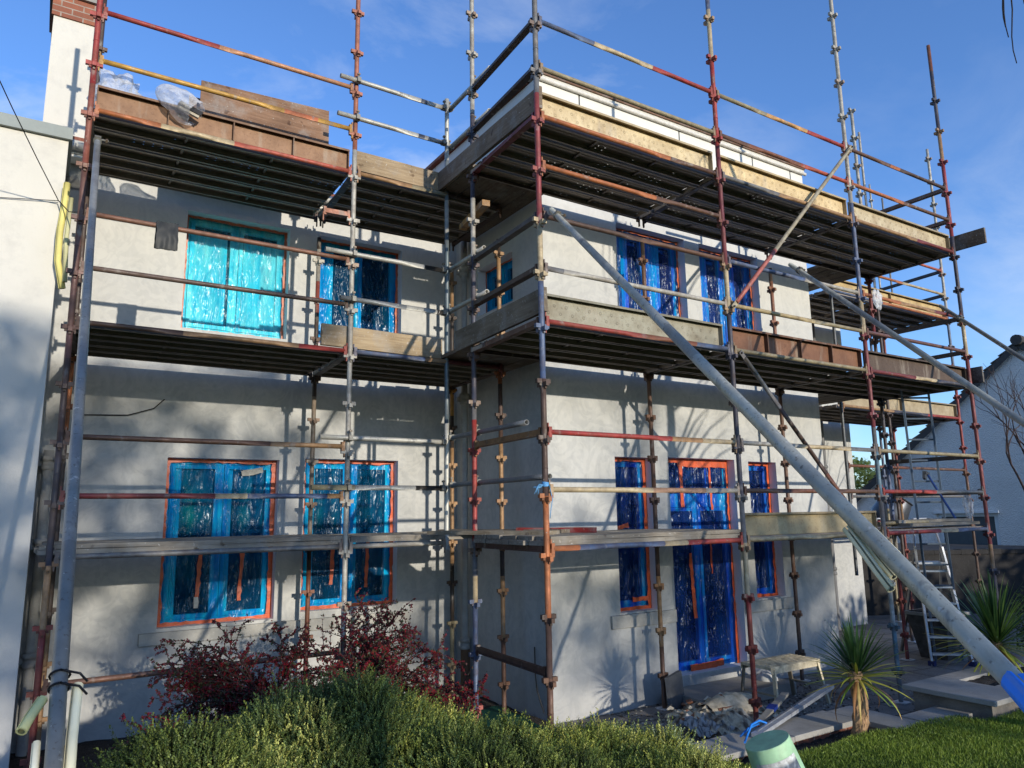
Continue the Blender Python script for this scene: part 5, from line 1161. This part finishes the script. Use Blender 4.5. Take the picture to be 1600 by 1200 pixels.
m=MB(); [m.path([(22+i*1.2,12.9-i*.75,1.1),(22.1+i*1.2,12.9-i*.75,2.6)],.06,6,(70,56,44)) for i in range(4)]; m.build('stems',BARK,hg)
m=MB(); [m.box(17.2+i*.13,17.315+i*.13,9.2-i*.083,9.23-i*.083,1.2,2.15,(52,48,46)) for i in range(16)]; [m.bar((17.15,9.26,z),(19.3,7.9,z),.03,.09,(40,36,34)) for z in (1.4,2.0)]; tag(m.build('timber_fence',TIMBER),'dark boarded fence panel below the yellow hedge','fence')
# drum shaped machine half hidden behind the scaffold
mx=thing('mixing_machine','grey rounded drum machine with spoked wheel, half hidden behind the rear scaffold','machine',(13.85,5.4,1.2)); c0=V(mx.location); Lm=V((.845,-.535,0)); Um=V((0,0,1)); Fm=V((-.535,-.845,0))
ax_=(Lm*.55+Um*.75+Fm*.25).normalized()
m=MB(); m.lathe(c0+Um*.86+Lm*.12,[(.10,-.42),(.30,-.36),(.40,-.12),(.40,.10),(.27,.46),(.25,.48)],28,(92,95,100),ax_,caps=False); m.build('drum',METAL,mx)
m=MB(); m.lathe(c0+Um*.86+Lm*.12,[(.26,.46),(.285,.47),(.285,.50),(.26,.505)],28,(26,26,28),ax_,caps=False); m.build('drum_rim',GEN,mx)
m=MB(); [m.bar(c0+Lm*q+Fm*w_+Um*0,c0+Um*.75+Lm*q*.3,.05,.05,(50,52,56)) for q in (-.34,.34) for w_ in (-.28,.28)]; m.build('stand',GEN,mx)
m=MB(); m.obox(c0+Um*.72-Lm*.26,Lm*.14,Fm*.14,Um*.20,(44,46,50)); m.build('motor_box',GEN,mx)
p=c0-Lm*.30+Fm*.30+Um*.62; m=MB(); m.lathe(p-Fm*.02,[(.14,0),(.17,.005),(.17,.035),(.14,.04)],22,(170,172,176),Fm,caps=False); [m.obox(p+(Lm*math.cos(k*1.0472)+Um*math.sin(k*1.0472))*.075,(Lm*math.cos(k*1.0472)+Um*math.sin(k*1.0472))*.075,(Lm*-math.sin(k*1.0472)+Um*math.cos(k*1.0472))*.012,Fm*.012,(180,182,186)) for k in range(6)]; m.build('wheel',METAL,mx)
m=MB(); m.add([(9.95,5.75,1.2),(15.75,2.05,1.2),(60,2,1.3),(60,60,1.3),(9.95,60,1.3)],[(0,1,2,3,4)]); m.add([(9.95,5.75,1.2),(15.75,2.05,1.2),(15.75,2.05,-.1),(9.95,5.75,-.1)],[(0,1,2,3)]); struct(m.build('street',m_simple('street_asphalt',(.06,.06,.062),.9,0,.3,3,.3)))

# ================================================================== PLANTS
def cordyline(x,y,zb,zc,R,n,label,seed,lean=(0,0),dead=.3):
    r=np.random.default_rng(seed); rd=random.Random(seed)
    t=thing('cordyline_palm',label,'palm',(x,y,zb),'sword-leaved palms')
    top=V((x+lean[0],y+lean[1],zc)); m=MB(); N=14; pts=[]; 
    for i in range(N+1):
        q=i/N; pts.append(V((x+lean[0]*q+.012*math.sin(q*9+seed),y+lean[1]*q+.01*math.cos(q*7),zb-.05+(zc-zb+.05)*q)))
    nn=14; b=0
    for i,p in enumerate(pts):
        for j in range(nn):
            th=j*6.2832/nn; rr=.056*(1+.35*noise.noise(V((math.cos(th)*2,math.sin(th)*2,i*.9+seed))))*(1.12-.2*i/N); m.v.append((p.x+rr*math.cos(th),p.y+rr*math.sin(th),p.z)); s=.7+.6*noise.noise(V((th*2,i*1.7,seed))); m.c.append(lin((186,150,112),max(.25,s)))
    for i in range(N):
        for j in range(nn): m.f.append((i*nn+j,i*nn+(j+1)%nn,(i+1)*nn+(j+1)%nn,(i+1)*nn+j)); m.sm.append(False)
    for k in range(90):     # shaggy bark flakes
        i=rd.randrange(1,N); p=pts[i]; th=rd.uniform(0,6.28); d=V((math.cos(th),math.sin(th),0)); s_=V((-d.y,d.x,0)); q=p+d*.05; w=rd.uniform(.006,.014); m.add([q-s_*w,q+s_*w,q+d*rd.uniform(.012,.03)+V((0,0,-rd.uniform(.03,.08)))],[(0,1,2)],rd.choice([(176,140,104),(120,92,66),(150,120,86)]))
    m.build('trunk',BARK,t)
    vs=[];fs=[];cs=[]
    for i in range(n):
        u=i/n; phi=i*2.39996+rd.uniform(-.3,.3); e0=math.radians(88-116*u**1.15+rd.uniform(-9,9)); L=R*rd.uniform(.78,1.12)*(1 if u<.8 else .95); w=rd.uniform(.010,.015)
        isd=u>1-dead; K=9; d=V((math.cos(phi),math.sin(phi),0)); s_=V((-d.y,d.x,0)); p=top+d*.03+V((0,0,.05-.13*u)); ang=e0; b=len(vs); droop=rd.uniform(.08,.38)*(.8+1.0*u)*(1.6 if isd else .7)
        if isd: col=rd.choice([(196,160,92),(170,120,76),(206,176,110),(120,86,60)])
        elif u>.6: col=rd.choice([(196,190,72),(160,164,60),(120,138,56),(206,186,84)]) 
        else: col=rd.choice([(70,98,52),(92,118,58),(58,84,48),(108,132,66),(84,108,66)])
        for k in range(K+1):
            q=k/K; ww=w*(.55+1.2*q if q<.35 else (1.0)*(1-((q-.35)/.65)**1.6))+.0006; h=s_.cross(d*math.cos(ang)+V((0,0,math.sin(ang)))); fold=h*(ww*.35)
            vs += [tuple(p-s_*ww+fold),tuple(p),tuple(p+s_*ww+fold)]; sh=.8+.35*q; cl=lin(col,sh); mid=lin(tuple(min(255,int(c*1.15)) for c in col),sh); cs += [cl,mid,cl]
            p=p+(d*math.cos(ang)+V((0,0,math.sin(ang))))*(L/K); ang-=droop*(1.2*q+.15)*.35
        for k in range(K): o=b+k*3; fs += [(o,o+1,o+4,o+3),(o+1,o+2,o+5,o+4)]
    npmesh('leaves',vs,fs,cs,BLADE,t,True); return t
cordyline(2.24,-1.25,Z(-1.50),Z(-.985),.43,110,'sword-leaved palm with shaggy brown trunk growing in the bed beside the lawn',3,(.02,.0),.09)
cordyline(4.90,-1.10,Z(-1.36),Z(-1.03),.62,170,'second sword-leaved palm with yellow lower leaves in the right planter',11,(.03,0),.05)

# ----- heather bushes: thousands of small upright sprigs over a mound
def sprig_proto(seed):
    r=np.random.default_rng(seed); vs=[];fs=[];h=[]; K=26; bend=r.normal(0,.10,2)
    for k in range(K):
        q=k/K; z=.012+.115*q; ax=np.array([bend[0]*q*q*.12,bend[1]*q*q*.12,z]); th=k*2.4+r.uniform(-.3,.3); el=.85+r.uniform(-.2,.3); L=.0165*(1.15-.6*q); d=np.array([math.cos(th)*math.cos(el),math.sin(th)*math.cos(el),math.sin(el)]); s=np.array([-math.sin(th),math.cos(th),0])*.0030
        b=len(vs); vs += [ax-s*.5,ax+d*L*.5-s,ax+d*L,ax+d*L*.5+s]; fs.append((b,b+1,b+2,b+3)); h += [q]*4
    return np.array(vs),np.array(fs),np.array(h)
PROTO=[sprig_proto(i) for i in range(4)]
def heather(name,surf,n,cols,label,seed,root_loc,size=(.6,1.15),mat=HEATH,group='heather bushes along the bed'):
    """surf(r) -> (point, outward direction, tone) arrays"""
    r=np.random.default_rng(seed); P,D,tone=surf(r,n); n=len(P); t=thing('heather_bush',label,'shrub',root_loc,group)
    vs=[];fs=[];cs=[];b=0
    grp=r.integers(0,4,n)
    for g in range(4):
        idx=np.where(grp==g)[0]; pv,pf,ph=PROTO[g]; k=len(idx)
        if not k: continue
        up=D[idx]+r.normal(0,.26,(k,3)); up/=np.linalg.norm(up,axis=1)[:,None]; a=np.cross(up,r.normal(size=(k,3))); a/=np.linalg.norm(a,axis=1)[:,None]; c_=np.cross(up,a)
        s=(r.uniform(size[0],size[1],k)*np.where(r.uniform(size=k)<.05,1.5,1.0))[:,None,None]
        v=(pv[None,:,0:1]*a[:,None,:]+pv[None,:,1:2]*c_[:,None,:]+pv[None,:,2:3]*up[:,None,:])*s+P[idx][:,None,:]
        f=pf[None]+(np.arange(k)*len(pv))[:,None,None]+b
        ci=np.array([lin(x) for x in cols]); q=np.clip(tone[idx]*len(cols)+r.normal(0,.7,k),0,len(cols)-.01).astype(int)
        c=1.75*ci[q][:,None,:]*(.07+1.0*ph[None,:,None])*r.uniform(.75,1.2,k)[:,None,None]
        vs.append(v.reshape(-1,3)); fs.append(f.reshape(-1,4)); cs.append(np.clip(c,0,1).reshape(-1,3)); b+=k*len(pv)
    npmesh('sprigs',np.concatenate(vs),np.concatenate(fs),np.concatenate(cs),mat,t)
    return t
def mound(cx,cy,rx,ry,zt,zb,seed,pw=1.6,bump=.10,rot=0.):
    def H(x,y):
        return HG(x,y)
        dx,dy=x-cx,y-cy; xr=dx*math.cos(rot)+dy*math.sin(rot); yr=-dx*math.sin(rot)+dy*math.cos(rot)
        q=(xr/rx)**2+(yr/ry)**2; return zb+(zt-zb)*max(0,1-q)**(1/pw)+bump*noise.noise(V((x*2.6,y*2.6,seed)))+bump*.8*noise.noise(V((x*6.,y*6.,seed+5)))
    def surf(r,n):
        P=[];D=[];T=[]
        while len(P)<n:
            if False: pass
            th=r.uniform(0,6.283); q=math.sqrt(r.uniform()); xr=q*math.cos(th)*rx; yr=q*math.sin(th)*ry; x=cx+xr*math.cos(rot)-yr*math.sin(rot); y=cy+xr*math.sin(rot)+yr*math.cos(rot)
            if noise.noise(V((x*7.5,y*7.5,seed+11)))<-.22 and r.uniform()<.85: continue
            z=H(x,y); e=.04
            nx=(H(x-e,y)-H(x+e,y))/(2*e); ny=(H(x,y-e)-H(x,y+e))/(2*e); d=V((nx*.55,ny*.55,1)).normalized()
            P.append((x,y,z-.10*r.uniform()**2+.05*r.uniform()**3)); D.append(tuple(d)); T.append(.44+.85*noise.noise(V((x*1.4,y*1.4,seed+2)))+.35*noise.noise(V((x*4.5,y*4.5,seed+1))))
        return np.array(P),np.array(D),np.array(T)
    return surf,H
HC_G=[(52,64,32),(72,86,40),(98,108,52),(124,130,66),(158,158,88)]
HC_Y=[(64,76,34),(90,102,44),(116,124,54),(146,146,70),(172,168,92)]
HC_S=[(60,76,44),(84,100,58),(118,132,92),(150,160,128),(180,188,160)]
MOUNDS=[]
def HG(x,y):
    t=0.
    for cx,cy,rx,ry,zt,zb,sd,pw,bp,rot in MOUNDS:
        dx,dy=x-cx,y-cy; xr=dx*math.cos(rot)+dy*math.sin(rot); yr=-dx*math.sin(rot)+dy*math.cos(rot); q=(xr/(rx*1.12))**2+(yr/(ry*1.12))**2
        t+=math.exp(9*(zb+(zt-zb)*max(0,1-q)))
    z=math.log(t)/9-.10
    return z+.085*noise.noise(V((x*2.1,y*2.1,3)))+.10*noise.noise(V((x*4.7,y*4.7,8)))+.05*noise.noise(V((x*10,y*10,1)))
def body(H,cx,cy,rx,ry,name_root,off=.055):
    m=MB(); m.grid(lambda u,v:(cx+(u*2-1)*rx*.98,cy+(v*2-1)*ry*.98,H(cx+(u*2-1)*rx*.98,cy+(v*2-1)*ry*.98)-off),60,60,(26,30,16)); m.build('woody_core',BARK,name_root)
bushes=[((-2.15,-1.0,1.22,.95,Z(-.60),Z(-1.6),1,1.25,.13,.3),21000,HC_S[:2]+HC_G[1:4],'largest heather mound, dark green with silvery tips, at the left'),
 ((-3.12,-1.62,.95,.85,Z(-.62),Z(-1.6),2,1.3,.12,0),13000,HC_G,'green heather mound at the lower left near the leftmost raker'),
 ((-1.62,-1.85,1.05,.85,Z(-.80),Z(-1.7),3,1.3,.13,.2),15000,HC_G[:4]+HC_Y[2:4],'yellow green heather mound in the centre foreground'),
 ((-.62,-1.2,.95,.85,Z(-1.05),Z(-1.85),4,1.25,.13,0),15000,HC_Y,'bright yellow green heather mound below the wing corner'),
 ((.05,-1.20,.62,.55,Z(-1.20),Z(-1.95),5,1.25,.12,0),10000,HC_G[:3]+HC_S[2:4],'grey green heather mound in front of the corner standard'),
 ((-.62,-1.95,.85,.66,Z(-1.02),Z(-1.8),6,1.25,.12,0),11000,HC_G,'green heather mound at the bottom edge left of the green tub')]
MOUNDS=[b_[0] for b_ in bushes]
for a,n,cols,lab in bushes:
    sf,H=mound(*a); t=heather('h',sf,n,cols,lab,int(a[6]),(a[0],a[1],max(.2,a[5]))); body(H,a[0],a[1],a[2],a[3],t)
    vs,fs,cs=[],[],[]

# ----- berried shrubs with arching twigs
def berry_shrub(x,y,zb,arms,label,seed,tw=.035,berry=1.0):
    rd=random.Random(seed); t=thing('berry_shrub',label,'shrub',(x,y,zb),'red berried shrubs'); m=MB(); LV=[];LF=[];LC=[];BV=[];BF=[];BC=[]
    octv=[(1,0,0),(0,1,0),(-1,0,0),(0,-1,0),(0,0,1),(0,0,-1)]; octf=[(0,1,4),(1,2,4),(2,3,4),(3,0,4),(1,0,5),(2,1,5),(3,2,5),(0,3,5)]
    def twig(p,d,L,r,lvl,fr):
        K=max(4,int(L/.06)); pts=[p]; dirs=[d]
        for k in range(K):
            d=(d+V((rd.uniform(-.12,.12),rd.uniform(-.12,.12),rd.uniform(-.13,.03)-.035*lvl))).normalized(); p=p+d*(L/K); pts.append(p); dirs.append(d)
        m.path(pts,r,4,rd.choice([(58,44,40),(72,48,44),(50,40,34)]),r*.35)
        for k in range(1,K+1):
            pp=pts[k]; dd=dirs[k]; f_=k/K
            if lvl<2 and rd.random()<(.85 if lvl==0 else .55):
                s=dd.cross(V((rd.uniform(-1,1),rd.uniform(-1,1),rd.uniform(.2,1)))).normalized(); twig(pp,(dd*.75+s*.8).normalized(),L*rd.uniform(.22,.40),r*.5,lvl+1,fr)
            for q in range(6 if lvl else 3):
                o=pp+dd*rd.uniform(-.03,.03); s=V((rd.gauss(0,1),rd.gauss(0,1),rd.gauss(0,1))).normalized()
                red=rd.random()<(.62*berry)*(1.1-.65*f_ if lvl==0 else .85)
                if red:
                    o=o+s*.008; rr=rd.uniform(.0045,.0075); b=len(BV); col=lin(rd.choice([(104,18,30),(124,24,34),(86,18,30),(146,34,40)])); BV.extend(tuple(o+V(w_)*rr) for w_ in octv); BC.extend([col]*6); BF.extend(tuple(b+i for i in f) for f in octf)
                else:
                    a=(dd*.4+s).normalized(); w_=a.cross(V((rd.gauss(0,1),rd.gauss(0,1),rd.gauss(0,1)))).normalized(); ll=rd.uniform(.016,.032); b=len(LV); LV.extend([tuple(o),tuple(o+a*ll*.5+w_*ll*.3),tuple(o+a*ll),tuple(o+a*ll*.5-w_*ll*.3)]); LC.extend([lin(rd.choice([(58,66,44),(74,80,56),(80,84,58),(92,36,42),(78,30,36)]))]*4); LF.append((b,b+1,b+2,b+3))
    for (dx,dy,dz,L) in arms: twig(V((x,y,zb)),V((dx,dy,dz)).normalized(),L,.008,0,1)
    m.build('branches',BARK,t); npmesh('leaves',LV,LF,LC,LEAF,t); npmesh('berries',BV,BF,BC,GEN_R,t); return t
GEN_R=m_attr('berry_skin',.35,0,.2,30,.0,.5)
rd=random.Random(5)
arms=[(math.cos(a)*rd.uniform(.2,1.0),math.sin(a)*.5*rd.uniform(.2,1),rd.uniform(.55,1.3),rd.uniform(.5,.86)) for a in [rd.uniform(0,6.28) for _ in range(40)]]
berry_shrub(-1.22,1.0,Z(-1.30),arms,'large dark red berried shrub with arching twigs below the lower right window',5)
arms=[(-.35-.75*rd.random(),-.2+.4*rd.random(),.2+.75*rd.random(),rd.uniform(.5,.88)) for _ in range(26)]+[(.0+.2*rd.random(),.1,1.0,rd.uniform(.35,.6)) for _ in range(5)]
berry_shrub(-1.92,1.05,Z(-1.16),arms,'dark red berried shrub spreading left below the lower left window',8)
arms=[(math.cos(a)*.8,math.sin(a)*.6,.4+rd.random()*.5,rd.uniform(.22,.42)) for a in [rd.uniform(0,6.28) for _ in range(14)]]
berry_shrub(-.12,1.5,Z(-1.50),arms,'small bright red berried bush in the inner corner by the downpipe',9,berry=1.5)
arms=[(-.9-.3*rd.random(),-.1+.3*rd.random(),.05+.3*rd.random(),rd.uniform(.5,.8)) for _ in range(9)]
berry_shrub(-2.35,.0,Z(-1.05),arms,'low red berried sprays reaching left above the heather',12,berry=1.2)
# low evergreen beside the right palm
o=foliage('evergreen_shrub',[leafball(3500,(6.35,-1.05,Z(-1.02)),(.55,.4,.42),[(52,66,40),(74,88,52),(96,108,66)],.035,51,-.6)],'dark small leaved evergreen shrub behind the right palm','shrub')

# ----- bare garden tree in front of the gable, twigs overhead
def bare_tree(base,h,label,seed,r0=.05,spread=.55,depth=5,lean=V((0,0,0)),buds=True,name='bare_tree'):
    rd=random.Random(seed); t=thing(name,label,'tree',tuple(base)); T=MB(); Bm=MB(); BV=[];BF=[];BC=[]
    def grow(p,d,L,r,lv_):
        K=4; pts=[p]
        for k in range(K):
            d=(d+V((rd.uniform(-.14,.14),rd.uniform(-.14,.14),rd.uniform(-.02,.12)))).normalized(); p=p+d*(L/K); pts.append(p)
        (T if lv_==0 else Bm).path(pts,r,7 if lv_<2 else 5,(66,52,48) if lv_ else (74,58,52),r*.68)
        if lv_>=depth: return
        for k in range(rd.choice([2,3,3]) if lv_<3 else rd.choice([1,2,3])):
            s=V((rd.gauss(0,1),rd.gauss(0,1),rd.gauss(0,.35))).normalized(); q=pts[-1] if k<2 else pts[rd.choice([2,3])]
            grow(q,(d+s*spread*rd.uniform(.6,1.3)).normalized(),L*rd.uniform(.62,.88),r*.64,lv_+1)
    grow(V(base),(V((0,0,1))+lean).normalized(),h*.30,r0,0); T.build('trunk',BARK,t); Bm.build('branches',BARK,t); return t
bare_tree((9.25,.42,.0),4.6,'bare leafless tree with thin upright twigs in front of the white gable',4,.05,.62,6,V((-.02,.03,0)))
m=MB(); R_t=random.Random(2)
def D3(px,py,dist):
    d=R3.transposed()@V(((px-800)/1152.89,-(py-600)/1152.89,-1)); return CAM+d.normalized()*dist
tw_top=D3(1562,-95,8.0); bx_,by_=3.5,-3.7
tr=thing('overhanging_tree','bare tree at the right whose thin twigs hang into the top right corner','tree',(bx_,by_,.4))
T_=[V((bx_,by_,.35)),V((bx_+.05,by_+.04,1.6)),V((bx_-.04,by_+.10,3.0)),V((bx_+.03,by_+.2,4.4)),V((bx_-.02,by_+.35,5.6))]
m.path(T_,.10,9,(92,80,70),.06); m.build('trunk',BARK,tr)
m=MB(); top_=T_[-1]
m.path([top_,on(top_,tw_top,.3)+V((0,0,.45)),on(top_,tw_top,.6)+V((.05,0,.5)),on(top_,tw_top,.85)+V((0,.05,.25)),tw_top],.045,7,(70,60,54),.012)
for k in range(9):
    d_=V((.6+abs(R_t.gauss(0,1)),-.5-abs(R_t.gauss(0,1)),.5+R_t.random())).normalized(); p=on(T_[2],top_,R_t.random()); m.path([p,p+d_*.5+V((0,0,.1)),p+d_*1.0+V((0,0,.3)),p+d_*1.5+V((.1,0,.42))],.03,6,(66,56,50),.006)
for dx,dy,L,wv in ((-.09,.0,.80,.03),(.0,.04,.66,.02),(.14,.05,.92,.035),(.08,-.08,.5,.025)):
    p=tw_top+V((dx,dy,.02)); m.path([tw_top]+[p+V((wv*.5*math.sin(k*.7+dx*50),wv*.5*math.cos(k*.9),-.12-L*k/8)) for k in range(9)],.008,5,(30,26,28),.004)
m.build('branches',BARK,tr)
# trees and hedge of the same garden behind the photographer (they throw the dappled shade)
def shade_tree(x,y,h,zc,rad,label,seed,n=1500,size=.16):
    t=thing('garden_tree',label,'tree',(x,y,0),'garden trees behind the viewpoint'); m=MB(); rd=random.Random(seed)
    m.path([V((x,y,0)),V((x+.1,y,h*.4)),V((x,y+.1,h*.8))],.14,8,(70,58,50),.05)
    for k in range(22):
        a=rd.uniform(0,6.28); z=zc-rad[2]*.8+rad[2]*1.4*rd.random(); m.path([V((x,y,z-.5)),V((x+math.cos(a)*rad[0]*.5,y+math.sin(a)*rad[1]*.5,z+.1)),V((x+math.cos(a+.3)*rad[0]*.95,y+math.sin(a+.3)*rad[1]*.95,z+.35))],.035,5,(70,58,50),.01)
    m.build('trunk',BARK,t); foliage('crown',[leafball(n,(x,y,zc),rad,[(70,84,44),(96,100,50)],size,seed,-1,.2,2.6,.08)],'','',LEAF,None,t)
shade_tree(-.2,-26,8.8,Z(6.45),(2.5,1.5,2.3),'leafy garden tree far behind the viewpoint, shading the left wall',31,1150,.32)
shade_tree(-2.3,-25,8.6,Z(6.0),(1.7,1.3,2.5),'garden tree far behind the viewpoint, shading the cream neighbour wall',33,850,.32)
shade_tree(5.6,-33,9.2,Z(6.35),(2.9,1.5,1.15),'tall tree far behind the viewpoint, shading the foot of the wing',32,640,.34)
shade_tree(8.9,-34,9.6,Z(6.0),(2.3,1.5,2.0),'tall tree far behind the viewpoint, shading the right of the patio',34,820,.36)
shade_tree(5.3,-30,10,Z(7.2),(.9,.9,1.3),'slender tree far behind the viewpoint with a narrow crown',35,70,.32)
hb=thing('tall_hedge','tall dense garden hedge behind the viewpoint on the right','hedge',(14,-9,0))
foliage('leaves',[leafball(2400,(8.8+i*2.2,-9.2,1.35+.28*i*.75),(1.7,.7,1.5+.2*i*.75),[(52,66,36),(76,88,44)],.26,60+i,-1,.1) for i in range(7)],'','',LEAF,None,hb)
m=MB(); m.box(7.2,24,-9.45,-9.0,0,2.2,(30,34,20)); m.build('dense_core',BARK,hb)
